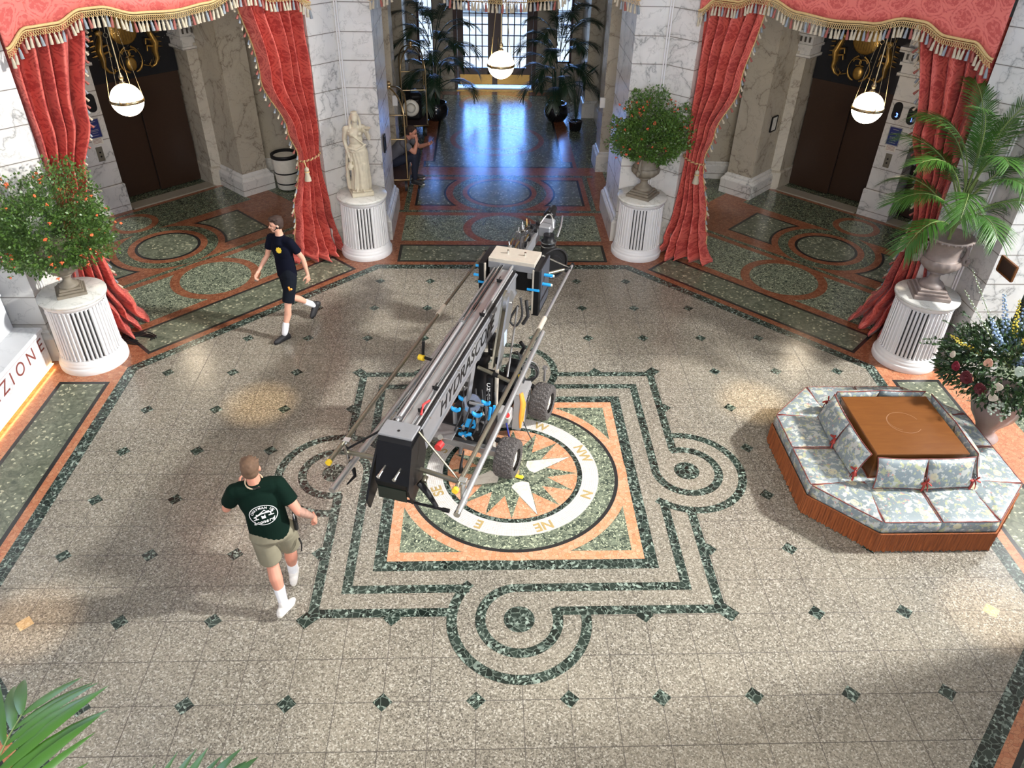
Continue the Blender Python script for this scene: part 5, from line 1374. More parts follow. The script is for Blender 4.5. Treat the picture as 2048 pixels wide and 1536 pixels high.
    # ---- outrigger rails
    bar('outrigger_rail', [(-.665, -1.90, 1.19), (-.640, .75, 1.19)], .021, BRONZE); bar('outrigger_rail', [(-.64, .75, 1.19), (-.615, 2.34, 1.19)], .017, BRONZE)
    bar('rail_collar', [(-.641, .68, 1.19), (-.639, .88, 1.19)], .029, BEIGEP); bar('rail_collar', [(-.666, -1.92, 1.19), (-.665, -1.89, 1.19)], .027, YELP); bar('rail_collar', [(-.616, 2.32, 1.19), (-.615, 2.35, 1.19)], .022, BLACK)
    bar('outrigger_rail', [(.485, -1.90, 1.19), (.515, .78, 1.19)], .021, BRONZE); bar('outrigger_rail', [(.515, .78, 1.19), (.535, 2.34, 1.19)], .018, TAPED)
    bar('rail_collar', [(.514, .72, 1.19), (.517, .98, 1.19)], .031, BEIGEP); bar('rail_collar', [(.485, -1.92, 1.19), (.485, -1.885, 1.19)], .028, YELP); bar('rail_collar', [(.534, 2.31, 1.19), (.535, 2.35, 1.19)], .025, BLACK)
    bar('lower_rail', [(-.60, -2.03, .99), (-.44, .65, 1.05)], .030, TAPED); bar('lower_rail', [(.545, -2.02, 1.06), (.545, .80, 1.12)], .027, TAPED)
    bar('rail_end_plug', [(.545, -2.05, 1.06), (.545, -2.02, 1.06)], .029, STEEL)
    # brackets
    def bracket(x, y, s):
        m = MB(); m.box((x, y, 1.06), (.018, .09, .30), 0, rotx(0), bev=.004); m.box((x, y, 1.215), (.07, .06, .03), 0, bev=.004); m.box((x-.0, y, .955), (.06, .05, .03), 0, bev=.004)
        for z in (1.13, 1.08, 1.03, .99): m.tube([(x+s*.008, y-.02, z), (x+s*.011, y-.02, z)], .010, 8, 1)
        m.build('drilled_bracket', [STEEL, BLACK], t)
    bracket(-.63, -1.62, 1); bracket(.515, -1.80, -1)
    bar('clamp_lever', [(-.58, -1.66, .93), (-.54, -1.72, .90), (-.56, -1.84, .90)], [.02, .016, .008], BLACK, n=8)
    bar('clamp_lever', [(.45, -1.66, 1.15), (.43, -1.60, 1.20), (.43, -1.52, 1.29)], [.022, .012, .006], BLACK, n=8)
    bar('cross_tube', [(-.66, -1.63, 1.09), (-.28, -1.64, 1.09)], .022, BRONZE); bar('cross_tube', [(.07, -1.65, 1.09), (.44, -1.70, 1.09)], .022, BRONZE)
    bar('cross_tube_sleeve', [(-.50, -1.635, 1.09), (-.36, -1.637, 1.09)], .027, BRONZE); bar('cross_tube_knob', [(.13, -1.68, 1.05), (.13, -1.73, 1.03)], .024, BRONZE)
    bar('diagonal_brace', [(-.25, -1.60, 1.44), (-.62, -1.64, 1.14)], .010, BLACK); bar('diagonal_brace', [(.055, -1.60, 1.47), (.46, -1.72, 1.12)], .009, BRONZE)
    bar('cross_tube', [(.30, 2.0, 1.20), (.50, 2.22, 1.19)], .020, BRONZE); bar('diagonal_brace', [(.27, 1.82, 1.52), (.52, 2.20, 1.22)], .009, STEEL); bar('rail_knuckle', [(.47, 2.19, 1.19), (.54, 2.21, 1.19)], .034, BLACK)
    bar('cross_tube', [(-.42, 2.0, 1.2), (-.62, 2.1, 1.19)], .018, BRONZE)
    # handle on the left
    bar('side_handle', [(-.25, -.20, 1.19), (-.47, -.16, 1.19), (-.49, -.15, 1.21), (-.49, -.12, 1.36)], .016, BLACK); bar('handle_cap', [(-.47, -.175, 1.19), (-.53, -.165, 1.19)], .032, YELP)
    # ---- rear yoke with battery packs
    bx('yoke_plate', (-.03, 1.67, 1.535), (.56, .33, .05), BEIGEP, t, .004)
    bx('yoke_plate_skirt', (-.03, 1.51, 1.475), (.56, .02, .08), GREYP, t, .004)
    for x in (-.12, .09): bar('yoke_bolt', [(x, 1.68, 1.55), (x, 1.68, 1.60)], .014, STEEL)
    for s, x in ((-1, -.375), (1, .285)):
        P_ = bx('battery_pack', (x, 1.69, 1.20), (.085, .46, .60), BLACK, t, .008)
        bx('pack_face', (x+s*.044, 1.72, 1.22), (.012, .40, .54), plain('charcoal_panel', (.05, .055, .07), .5), P_, .003)
        bx('cream_edge', (x-s*.035, 1.47, 1.21), (.022, .022, .58), BEIGEP, P_, .002)
        bx('blue_strap', (x-s*.03, 1.455, 1.25), (.15, .012, .028), BLUEP, P_, .002)
        for y, z in ((1.66, 1.36), (1.58, 1.28)):
            if s > 0: bar('blue_peg', [(x+.05, y, z), (x+.155, y, z)], .019, BLUEP, P_); bar('peg_tip', [(x+.155, y, z), (x+.17, y, z)], .015, CREAMP, P_)
            else: bar('blue_peg', [(x-.05, y-.06, z+.02), (x-.12, y-.06, z+.02)], .017, BLUEP, P_)
    bx('yoke_back', (-.04, 1.85, 1.25), (.56, .03, .5), BLACK, t)
    bx('yoke_block', (-.26, 1.58, 1.40), (.08, .12, .10), STEELD, t); bx('yoke_block', (.19, 1.58, 1.40), (.06, .12, .10), STEELD, t)
    bar('hanging_cable', [(.12, 1.4, 1.15), (.16, 1.35, .95), (.10, 1.3, .82), (.02, 1.32, .88), (.10, 1.38, 1.05)], .014, RUBBER); bar('hanging_cable', [(.18, 1.45, 1.1), (.22, 1.4, .92), (.16, 1.4, .80)], .022, RUBBER)
    bar('tie_rod', [(.10, 1.35, 1.05), (.24, .55, .80), (.26, .4, .72)], .012, STEELD)
    # ---- inner boom and remote camera head
    bx('inner_boom', (-.09, 2.30, 1.35), (.17, .95, .16), GREYP, t); bx('inner_boom_rail', (-.02, 2.35, 1.435), (.03, .95, .03), STEELD, t)
    rnd = random.Random(8)
    for i in range(16):
        x = rnd.uniform(-.24, .05); y = 1.95+i*.055; m = MB(); m.box((x, y, 1.46+rnd.uniform(-.03, .05)), (rnd.uniform(.03, .08), rnd.uniform(.03, .07), rnd.uniform(.03, .09)), 0, bev=.005)
        m.tube([(x, y, 1.48), (x+rnd.uniform(-.05, .05), y+.03, 1.56)], .008, 6); m.build('head_connector', [rnd.choice([BLACK, STEELD, STEEL, BRASSK])], t)
    for i in range(6):
        x = -.2+i*.04; bar('head_cable', [(x, 1.95, 1.46), (x-.05+rnd.uniform(-.03, .03), 2.2, 1.53), (x, 2.5, 1.48), (-.05, 2.85, 1.45)], .007, RUBBER, n=6)
    C_ = (.20, 2.52)
    m = MB(); m.tube([(.26, 2.47, 1.10), (.23, 2.50, 1.10)], .205, 40, 0); m.tube([(.23, 2.50, 1.10), (.17, 2.56, 1.10)], .17, 40, 0); m.tube([(.29, 2.44, 1.10), (.26, 2.47, 1.10)], [.10, .12], 30, 0); m.build('round_head_drum', [BLACK], t)
    m = MB(); m.tube([(.265+.143*math.cos(a), 2.465+.143*math.cos(a), 1.10+.202*math.sin(a)) for a in [2*PI*i/40 for i in range(41)]], .012, 7); m.build('drum_rim', [plain('glossy_black_rim', (.02, .02, .022), .12)], t)
    m = MB(); m.lathe([(.10, 1.18), (.10, 1.26), (.085, 1.27), (.085, 1.31), (.095, 1.315), (.095, 1.335), (.07, 1.34), (.07, 1.42)], 28, 0, tr(.15, 2.62, 0)); m.build('pan_motor', [BLACK], t)
    m = MB(); m.lathe([(.097, 1.262), (.099, 1.268), (.099, 1.274), (.097, 1.28)], 28, 0, tr(.15, 2.62, 0)); m.lathe([(.100, 1.318), (.102, 1.325), (.100, 1.332)], 28, 0, tr(.15, 2.62, 0)); m.build('motor_ring', [STEEL], t)
    for s in (-1, 1): bar('head_frame', [(.15+s*.09, 2.7, 1.36), (.15+s*.10, 2.85, 1.45), (.12+s*.10, 3.05, 1.50)], .014, STEELD)
    bx('head_body', (.07, 2.82, 1.42), (.16, .30, .14), GREYP, t, .015)
    m = MB(); m.box((.05, 3.05, 1.50), (.13, .22, .13), 0, bev=.03); m.tube([(.05, 3.16, 1.50), (.05, 3.26, 1.50)], .05, 20); m.box((.05, 3.0, 1.58), (.05, .12, .03), 0, bev=.01); m.build('camera_body', [BLACK], t)
    bar('arched_cable', [(.0, 2.72, 1.50), (.06, 2.85, 1.58), (.13, 2.83, 1.57), (.17, 2.75, 1.45)], .010, STEEL)
    # ---- central mount
    bx('mount_bracket', (-.08, .25, 1.12), (.22, .30, .10), GREYP, t, .01)
    m = MB(); m.lathe([(.13, .30), (.13, .42), (.09, .44), (.09, .95), (.115, .97), (.115, 1.06)], 28, 0, tr(-.02, .30, 0)); m.build('centre_post', [BLACK], t)
    m = MB(); m.lathe([(.10, .95), (.125, .97), (.13, 1.02), (.11, 1.05), (.10, 1.10)], 28, 0, tr(.02, .42, 0)); m.build('slew_ring', [BEIGEP], t)
    m = MB(); m.tube([(.145, .12, .34), (.135, .17, .86)], .042, 20); c = m.build('hydraulic_cylinder', [BLACK], t)
    for i, ch in enumerate('CHAPMAN'):
        text_obj('cylinder_letter', ch, .062, WHITE, c, T3((1, 0, 0), (0, .18, .98), (0, -.98, .18), (.142, .088+.0*i, .80-.062*i)), .001, .001)
    bar('silver_strut', [(.215, .12, .40), (.205, .20, 1.02)], .022, BEIGEP); bar('strut_cap', [(.205, .20, .98), (.203, .215, 1.08)], .024, BLACK)
    bar('push_bar', [(.02, .10, 1.0), (.24, .06, .97), (.40, .02, .95)], .021, BRONZE); bar('push_bar_sleeve', [(.20, .067, .975), (.26, .056, .967)], .024, BLACK)
    m = MB(); P = [(.12, 1.0), (.24, .95), (.66, 1.50), (.69, 1.60), (.62, 1.68), (.52, 1.66), (.47, 1.56)]
    n = len(P); vs = [(.155, y, z) for y, z in P]+[(.175, y, z) for y, z in P]; m.add(vs, [list(range(n-1, -1, -1)), list(range(n, 2*n))]+[[i, (i+1) % n, n+(i+1) % n, n+i] for i in range(n)])
    m.build('fork_arm', [BRONZE], t)
    m = MB(); vs = [(.215, y, z) for y, z in P]+[(.235, y, z) for y, z in P]; m.add(vs, [list(range(n-1, -1, -1)), list(range(n, 2*n))]+[[i, (i+1) % n, n+(i+1) % n, n+i] for i in range(n)]); m.box((.237, .38, 1.24), (.004, .09, .16), 1, None); m.build('fork_arm', [STEELD, plain('pale_blue_label', (.42, .50, .62), .5)], t)
    bar('pulley', [(.175, .58, 1.56), (.215, .58, 1.56)], .105, STEELD, n=28); bar('pulley_pin', [(.14, .58, 1.56), (.25, .58, 1.56)], .02, STEEL)
    bx('black_gusset', (.09, .42, 1.10), (.05, .22, .18), BLACK, t); bar('gusset_bolt', [(.10, .30, 1.12), (.12, .295, 1.12)], .014, STEEL)
    # slanted stay and steel frame in front of the dolly
    m = MB(); m.tube([(.0, .02, 1.10), (-.04, -.08, .62), (-.09, -.21, .02)], [.034, .032, .026], 4, 0, flat=.8); m.build('grey_stay', [GREYP], t)
    bx('clear_frame', (-.15, -.18, .45), (.03, .05, .34), TAPED, t, .004)
    d = MB(); d.tube([(.02, -.07, .64), (.015, -.10, .66)], .105, 32, 0); dd = d.build('graduated_disc', [STEEL], t); bar('disc_hub', [(.015, -.10, .66), (.01, -.13, .675)], .038, BLACK, dd, 20)
    bx('disc_arm', (.08, -.14, .70), (.16, .02, .03), TAPED, dd, .004, None)
    # blue handled lock levers
    def blue(x, y, z, a=0, k=1):
        m = MB(); m.tube([(x+.045*k*math.cos(q_), y+.02*math.sin(a), z+.045*k*math.sin(q_)) for q_ in [PI*1.05+i*PI*.9/8 for i in range(9)]], [.010, .018, .022, .024, .024, .024, .022, .018, .010], 8)
        return m.build('blue_lock_lever', [BLUEP], t)
    blue(-.10, -.05, .70); blue(-.13, -.20, .66, k=1.1); blue(.175, -.10, .74); blue(.12, -.24, .68, k=1.15)
    for x, y, z in ((-.10, -.05, .67), (-.13, -.20, .63), (.175, -.10, .70), (.12, -.24, .65)): bar('lever_stem', [(x, y, z), (x-.005, y+.02, z-.30)], .014, STEELD)
    for x, y in ((.22, -.14), (.25, -.10)): bar('blue_grip', [(x, y, .52), (x+.015, y+.01, .68)], .016, BLUEP)
    m = MB(); m.add([(-.09, -.24, .40), (.13, -.24, .40), (.06, -.14, .48), (-.02, -.14, .48)], [[0, 1, 2, 3]]); m.box((-.03, -.26, .37), (.09, .05, .035), 0, rotz(.2), .008); m.box((.06, -.28, .37), (.10, .05, .035), 0, rotz(-.3), .008); m.build('blue_foot_pads', [BLUEP], t)
    # ---- dolly
    Rz = tr(0, .25, 0) @ rotz(-.09)
    dl = lambda x, y, z: tuple(Rz @ Vector((x, y-.25, z)))
    m = MB(); m.box((0, 0, .31), (.52, .98, .22), 0, Rz, .015); m.box((0, .30, .48), (.44, .36, .14), 0, Rz, .015); m.build('chassis', [BLACK], t)
    m = MB(); m.box((0, -.52, .23), (.92, .075, .085), 0, Rz, .008); m.build('front_axle', [STEELD], t)
    m = MB(); m.box((0, .52, .23), (.92, .075, .085), 0, Rz, .008); m.build('rear_axle', [STEELD], t)
    m = MB(); m.box((-.30, -.30, .27), (.05, .30, .10), 0, Rz, .008); m.box((.12, -.40, .22), (.32, .06, .05), 0, Rz, .006); m.build('steering_links', [STEELD], t)
    for x, y in ((.42, -.52), (-.42, -.52), (.42, .52), (-.42, .52)):
        bar('king_pin', [dl(x, y+.25, .22), dl(x, y+.25, .40)], .022, STEEL); bar('king_pin_cap', [dl(x, y+.25, .40), dl(x, y+.25, .42)], .034, BLACK)
    # wheels
    w0 = None
    for x, y, ry in ((.545, -.54, .05), (.555, .53, .02), (-.555, -.53, 0), (-.555, .53, 0)):
        T = Rz @ tr(x, y, .222) @ rotz(ry) @ Matrix.Diagonal((.95, .805, .805, 1))
        if w0 is None:
            pr = [(.15, -.105), (.20, -.115), (.245, -.108), (.266, -.085), (.274, -.04), (.275, 0), (.274, .04), (.266, .085), (.245, .108), (.20, .115), (.15, .105)]
            vs = []; fs = []; n = 48
            for r, xx in pr:
                for k in range(n):
                    a = 2*PI*k/n; rr = r-(.010 if (r > .255 and (k+int(abs(xx)*60)) % 2) else 0); vs.append((xx, rr*math.cos(a), rr*math.sin(a)))
            for i in range(len(pr)-1):
                for k in range(n): j = (k+1) % n; fs.append([i*n+k, (i+1)*n+k, (i+1)*n+j, i*n+j])
            m = MB(); m.add(vs, fs, 0, smooth=False); tm = m.mesh('wheel', [TYRE])
            h = MB(); h.tube([(-.10, 0, 0), (.060, 0, 0)], .155, 32); h.tube([(.060, 0, 0), (.075, 0, 0)], [.150, .125], 32); h.tube([(.07, 0, 0), (.095, 0, 0)], .030, 16); hm = h.mesh('hub', [CREAMP])
            w0 = link('wheel', tm, t, T); link('hub', hm, w0)
        else:
            w = w0.copy(); COL.objects.link(w); w.parent = t; w.matrix_local = T @ (rotz(PI) if x < 0 else Matrix.Identity(4)); h2 = bpy.data.objects.new('hub', hm); COL.objects.link(h2); h2.parent = w
    # right side equipment
    m = MB(); P = [(.28, .10), (.80, .06), (.84, .30), (.70, .50), (.36, .52)]
    n = len(P); vs = [(.36, y, z) for y, z in P]+[(.46, y, z) for y, z in P]; m.add(vs, [list(range(n-1, -1, -1)), list(range(n, 2*n))]+[[i, (i+1) % n, n+(i+1) % n, n+i] for i in range(n)])
    pn = m.build('side_tank', [GREYL], t)
    bar('white_roundel', [(.461, .66, .28), (.464, .66, .28)], .045, WHITE, pn, 24)
    text_obj('tank_lettering', 'CHAPMAN', .060, BLACK, pn, T3((0, .80, .60), (0, -.60, .80), (1, 0, 0), (.462, .52, .33)), .001, .001)
    bx('control_box', (.30, .16, .38), (.16, .14, .16), GREYL, t, .01); bar('red_stop_button', [(.36, .09, .43), (.36, .075, .455)], .028, REDP); bar('button_ring', [(.36, .095, .42), (.36, .085, .437)], .036, CREAMP)
    for i in range(7):
        rr = .13+.006*i; m = MB(); cz = .62+.006*i; m.tube([(.42+(rr-.02)*.85*math.cos(a)+.01*math.sin(i), .66+.012*math.sin(i*2.2)-.35*rr*math.sin(a)+.05*math.cos(a), cz+rr*1.0*math.sin(a)+.012*math.sin(a*2+i)) for a in [2*PI*j/36 for j in range(37)]], .0085, 6); m.build('coiled_cable', [RUBBER if i % 3 else STEELD], t)
    for i in range(5):
        m = MB(); m.tube([(.20+.03*i, .75, .80), (.30+.02*i, .66, .90-.02*i), (.38, .58, .80-.02*i), (.42, .5+.02*i, .6)], .009, 6); m.build('loose_cable', [RUBBER], t)
    bx('black_battery_case', (.26, .62, .62), (.14, .26, .26), BLACK, t, .02); bar('battery_clamp', [(.30, .78, .78), (.34, .80, .88), (.30, .78, .95)], .022, BLACK)
    m = MB(); m.tube([(.43, .36, .56), (.47, .30, .46), (.465, .26, .30), (.47, .24, .17)], [.016, .026, .022, .012], 8, flat=.5); m.tube([(.44, .38, .56), (.485, .34, .44), (.48, .30, .22)], [.012, .018, .010], 8, flat=.5); m.build('orange_ratchet_strap', [ORP], t)
    bar('yellow_tag', [(.46, .20, .93), (.475, .17, .90)], .026, YELP)
    bar('mast_pin', [(.58, .86, .42), (.58, .86, .60)], .014, STEELD); bar('mast_pin_knob', [(.58, .86, .59), (.58, .86, .62)], .030, STEELD)
    bar('floor_cable', [(.46, .36, .2), (.56, .26, .10), (.62, .22, .02), (.60, .12, .012)], .007, RUBBER, n=6); bar('blue_cable', [(.36, .05, .36), (.44, -.03, .16), (.50, .0, .10), (.53, -.02, .07)], .010, plain('navy_cable', (.02, .03, .25), .5), n=6)
    bar('red_tail_lamp', [(-.20, -.48, .36), (-.21, -.56, .36)], .040, REDP); bar('lamp_glass', [(-.20, -.46, .42), (-.20, -.50, .46)], .030, STEEL)
    for i in range(12):
        x, y, z = rnd.uniform(-.2, .3), rnd.uniform(-.35, .0), rnd.uniform(.28, .55); bar('valve_fitting', [(x, y, z), (x+rnd.uniform(-.04, .04), y-.03, z+.06)], rnd.uniform(.008, .018), rnd.choice([STEEL, BLACK, STEELD]), n=8)
    for i in range(6):
        x = -.15+.07*i; bar('hydraulic_hose', [(x, -.22, .35), (x+.05, -.30, .45), (x+.08, -.12, .62), (x+.02, .05, .75)], .009, RUBBER, n=6)
    bx('deck_plate', (-.22, -.30, .40), (.26, .30, .02), STEELD, t)
    return t
crane()
m = MB(); m.box((0, 0, .010), (.15, .05, .02), 0, rotz(-.35), .008); o = m.build('wheel_wedge', [YELP]); o.location = (.055*G, -.10*G, .004); tag(o, 'flat yellow wedge under the near right crane wheel', 'wedge')
# ---------------------------------------------------------------- people (local frame: x forward, y to their left)
def hand(B, wr, d, palm_n, th, curl=.5, s=1.0):
    """wrist point, finger direction, palm normal, thumb direction"""
    wr = Vector(wr); d = Vector(d).normalized(); pn = (Vector(palm_n)-d*d.dot(Vector(palm_n))).normalized(); th = (Vector(th)-d*d.dot(Vector(th))).normalized()
    B.cap(wr, .024*s, wr+d*.03*s, .026*s); B.box(wr+d*.052*s, (.082*s, .030*s, .080*s), T3(d, pn, d.cross(pn), (0, 0, 0)), .012)
    for i, (o, l) in enumerate(((.032, .068), (.011, .076), (-.011, .070), (-.031, .056))):
        p0 = wr+d*.085*s+th*o*s; c = curl*(.8+.12*i)
        d1 = (d*math.cos(c*.7)+pn*math.sin(c*.7)).normalized(); d2 = (d*math.cos(c*1.7)+pn*math.sin(c*1.7)).normalized()
        B.chain([p0, p0+d1*l*.5*s, p0+d1*l*.5*s+d2*l*.5*s], [.0098*s, .0088*s, .0075*s])
    p0 = wr+d*.03*s+th*.036*s; d1 = (d*.55+th*.75+pn*.25).normalized(); B.chain([p0, p0+d1*.035*s, p0+d1*.035*s+(d*.85+th*.25+pn*.3).normalized()*.032*s], [.014*s, .0105*s, .0085*s])
def head(B, c, yaw=0, pitch=0, s=1.0):
    """skull, jaw, nose, ears around head centre; returns transform"""
    T = tr(*c) @ rotz(yaw) @ roty(pitch); f = lambda x, y, z: T @ Vector((x*s, y*s, z*s))
    R = rotz(yaw) @ roty(pitch)
    B.ell(f(-.008, 0, .028), (.097*s, .077*s, .092*s), R, 24); B.ell(f(.018, 0, -.028), (.072*s, .062*s, .078*s), R, 20)
    B.ell(f(.052, 0, -.082), (.028*s, .030*s, .022*s), R); B.cap(f(.070, 0, .035), .014*s, f(.070, 0, .035), .014*s)
    for y in (-.026, .026): B.cap(f(.074, y, .030), .012*s, f(.070, y*1.5, .030), .010*s); B.ell(f(.076, y*1.0, .004), (.010*s, .013*s, .009*s), R); B.ell(f(.060, y*1.5, -.022), (.018*s,)*3)
    B.chain([f(.082, 0, .020), f(.098, 0, -.010), f(.106, 0, -.020)], [.009*s, .010*s, .012*s]); B.ell(f(.094, 0, -.024), (.012*s, .018*s, .009*s), R)
    B.ell(f(.082, 0, -.050), (.012*s, .022*s, .006*s), R); B.ell(f(.080, 0, -.060), (.012*s, .019*s, .007*s), R)
    for y in (-1, 1): B.ell(f(-.004, y*.080, -.004), (.018*s, .010*s, .030*s), R @ roty(-.2), 14)
    return T
def face_mat(T, s=1.0, extra=None):
    Ti = T.inverted()
    def f(c):
        p = Ti @ c
        if p.x > .060*s:
            for y in (-.029, .029):
                if abs(p.y-y*s) < .0125*s and abs(p.z-.008*s) < .0065*s: return 1
                if abs(p.y-y*s) < .017*s and abs(p.z-.031*s) < .005*s: return 1
            if abs(p.y) < .021*s and abs(p.z+.055*s) < .0075*s and p.x > .078*s: return 2
        return extra(c) if extra else 0
    return f
def shoe(name, ank, yaw, pitch, mt, sole, par, L=.29):
    """pitch > 0 lifts the heel"""
    T = tr(*ank) @ rotz(yaw) @ roty(pitch); B = Blob(); f = lambda x, y, z: T @ Vector((x, y, z))
    B.chain([f(-.045, 0, -.055), f(.03, 0, -.052), f(.11, .004, -.066), f(.165, .006, -.072)], [.040, .041, .037, .026])
    B.cap(f(-.01, 0, -.03), .042, f(-.015, 0, .005), .041)
    B.chain([f(-.055, 0, -.078), f(.05, .0, -.078), f(.13, .006, -.080)], [.036, .038, .040]); o = B.bake(name, mt, par, .007, 3)
    S = Blob(); S.chain([f(-.058, 0, -.092), f(.04, 0, -.092), f(.12, .006, -.092), f(.168, .008, -.088)], [.030, .030, .037, .026]); q_ = S.bake('sole', sole, o, .008, 3)
    return o
def person(lab, loc, rz, J, mats, opts):
    """J: joints; mats: skin, hair, shirt, shorts, sock, shoe, sole"""
    t = thing('person', lab, 'person', loc, rz)
    B = Blob(); P = {k: Vector(v) for k, v in J.items()}; sk = opts.get('bulk', 1.0)
    # legs
    for s in 'LR':
        hip, kn, an = P['hip'+s], P['knee'+s], P['ank'+s]; fd = opts['foot'+s]
        B.chain([hip, hip.lerp(kn, .5), kn], [.088*sk, .074*sk, .056*sk]); mid = kn.lerp(an, .32)+Vector((-.018, 0, 0)); B.chain([kn, mid, kn.lerp(an, .7), an], [.054*sk, .059*sk, .042*sk, .036])
        T = tr(*an) @ rotz(fd[0]) @ roty(fd[1]); B.chain([T @ Vector((-.03, 0, -.05)), T @ Vector((.08, 0, -.065)), T @ Vector((.15, 0, -.075))], [.033, .033, .024])
    pel, ch, nk = P['pelvis'], P['chest'], P['neck']; up = (nk-pel).normalized(); side = (P['shL']-P['shR']).normalized(); fw = side.cross(up)
    RT = T3(fw, side, up, (0, 0, 0)); H = (P['hipL']-P['hipR']).normalized(); RP = T3(H.cross(Vector((0, 0, 1))), H, (0, 0, 1), (0, 0, 0))
    B.ell(pel, (.115*sk, .165*sk, .12), RP); w = pel.lerp(ch, .5); B.ell(w, (.105*sk, .140*sk, .15), RT); B.ell(ch, (.122*sk, .170*sk, .165), RT)
    B.cap(P['shL']-side*.05, .068*sk, P['shR']+side*.05, .068*sk); B.cap(ch+up*.12, .075, nk, .058); B.cap(nk, .056*sk**.5, P['head']+Vector((-.012, 0, -.05)), .054*sk**.5)
    hp = opts.get('headrot', (0, 0)); TH = head(B, P['head'], hp[0], hp[1], opts.get('hs', 1.0))
    for s in 'LR':
        sh, el, wr = P['sh'+s], P['el'+s], P['wr'+s]
        B.chain([sh, sh.lerp(el, .5), el], [.054*sk, .047*sk, .039*sk]); B.chain([el, el.lerp(wr, .35), wr], [.039*sk, .041*sk, .025*sk]); hd = opts['hand'+s]; hand(B, wr, *hd)
    body = B.bake('body', [mats['skin'], EYE, LIP]+([TATT] if opts.get('tattoo') else []), t, .0068, 3, face_mat(TH, opts.get('hs', 1.0), opts.get('tattoo')))
    # hair
    hs = opts.get('hs', 1.0); Hh = Blob(); RH = rotz(hp[0]) @ roty(hp[1]); f = lambda x, y, z: TH @ Vector((x*hs, y*hs, z*hs))
    tp = opts.get('hairtop', .0)
    Hh.ell(f(-.022, 0, .044), (.093*hs, .083*hs, .086*hs+tp), RH, 24); Hh.ell(f(-.045, 0, -.002), (.062*hs, .076*hs, .070*hs), RH, 20)
    if tp: Hh.ell(f(.03, .005, .10), (.06, .055, .035), RH); Hh.ell(f(.055, .0, .085), (.030, .045, .024), RH)
    for i in range(opts.get('tufts', 26)):
        a = i*2.4; r = math.sqrt(i/26)*.075; Hh.cap(f(-.02+r*math.cos(a), r*math.sin(a), .115-r*.4+tp), .016, f(-.005+r*math.cos(a)*1.1, r*math.sin(a)*1.1, .128-r*.45+tp), .008)
    Hh.bake('hair', mats['hair'], t, .0068, 2)
    # shirt
    S = Blob(); k = 1.0+.0*sk; S.ell(ch, (.137*sk, .184*sk, .165), RT, 26)
    bt = pel+Vector((0, 0, opts.get('hem', .02)))
    S.fru(bt, .172*sk, w+Vector((0, 0, .06)), .162*sk, 28, .80, side); S.fru(w+Vector((0, 0, .05)), .162*sk, ch, .182*sk, 28, .76, side)
    S.cap(P['shL']-side*.045, .076*sk, P['shR']+side*.045, .076*sk); S.fru(ch+up*.10, .12, nk-up*.005, .070, 24, .9, side)
    for s in 'LR':
        sh, el = P['sh'+s], P['el'+s]; e = sh.lerp(el, opts.get('sleeve', .62)); S.cap(sh, .069*sk, sh.lerp(el, .15), .066*sk); S.fru(sh, .067*sk, e, .068*sk, 20)
    shirt = S.bake('t_shirt', mats['shirt'], t, .009, 4)
    Nn = Blob(); Nn.fru(nk-up*.012, .073, nk+up*.004, .068, 24, .95, side); Nn.bake('collar', mats['shirt'], shirt, .006, 1)
    # shorts or trousers
    S = Blob(); S.fru(pel+Vector((0, 0, .09)), .155*sk, pel-Vector((0, 0, .04)), .182*sk, 28, .78, H); S.ell(pel-Vector((0, 0, .03)), (.130*sk, .180*sk, .11), RP)
    for s in 'LR':
        hip, kn, an = P['hip'+s], P['knee'+s], P['ank'+s]; q_ = opts.get('leglen', .86)
        if opts.get('long'): S.chain([hip, kn], [.098*sk, .072]); S.chain([kn, kn.lerp(an, .5), an+(kn-an)*.05], [.072, .064, .050])
        else: S.cap(hip, .104*sk, hip.lerp(kn, .3), .10*sk); S.fru(hip.lerp(kn, .1), .106*sk, hip.lerp(kn, q_), .098*sk, 24)
    shorts = S.bake('trousers' if opts.get('long') else 'shorts', mats['shorts'], t, .009, 4)
    for s in 'LR':
        kn, an = P['knee'+s], P['ank'+s]; fd = opts['foot'+s]
        if not opts.get('long'):
            B = Blob(); q_ = opts.get('sock', .62); B.chain([an, an.lerp(kn, 1-q_)], [.043, .052*sk**.5]); B.bake('sock', mats['sock'], t, .006, 2)
        shoe('shoe', an, fd[0], fd[1], mats['shoe'], mats['sole'], t)
    return t, shirt, shorts, P
# young man striding towards the left in black
J = dict(pelvis=(.0, 0, .93), chest=(.015, 0, 1.27), neck=(.02, 0, 1.475), head=(.045, .0, 1.625), shL=(-.01, .155, 1.405), shR=(.045, -.155, 1.405),
         hipL=(.02, .085, .88), hipR=(-.02, -.085, .88), kneeL=(.15, .09, .485), kneeR=(-.06, -.085, .475), ankL=(.27, .075, .095), ankR=(-.40, -.05, .20),
         elL=(-.13, .215, 1.135), wrL=(-.15, .24, .90), elR=(.10, -.225, 1.14), wrR=(.27, -.25, .965))
t1, sh1, so1, P1 = person('young man in black tee and shorts striding left with keys in his hand', (-3.76*G, 3.80*G, 0), math.atan2(-.80, -.60)-.0, J,
    dict(skin=SKIN, hair=HAIRB, shirt=TEE1, shorts=SHORT1, sock=SOCK, shoe=SHOEB, sole=BLACK),
    dict(footL=(-.1, -.05), footR=(0, .75), handL=((.05, 0, -1), (.3, -1, 0), (1, 0, 0), .5), handR=((.75, 0, -.7), (-.2, .9, -.3), (.6, .4, .4), 1.0),
         headrot=(-.55, .05), hairtop=.016, bulk=.84, hs=.90, hem=-.06, sleeve=.60, sock=.66))
def on_chest(par, s_or_fn, P): pass
m = MB(); m.tube([(0, 0, 0), (.004, 0, 0)], .036, 20)
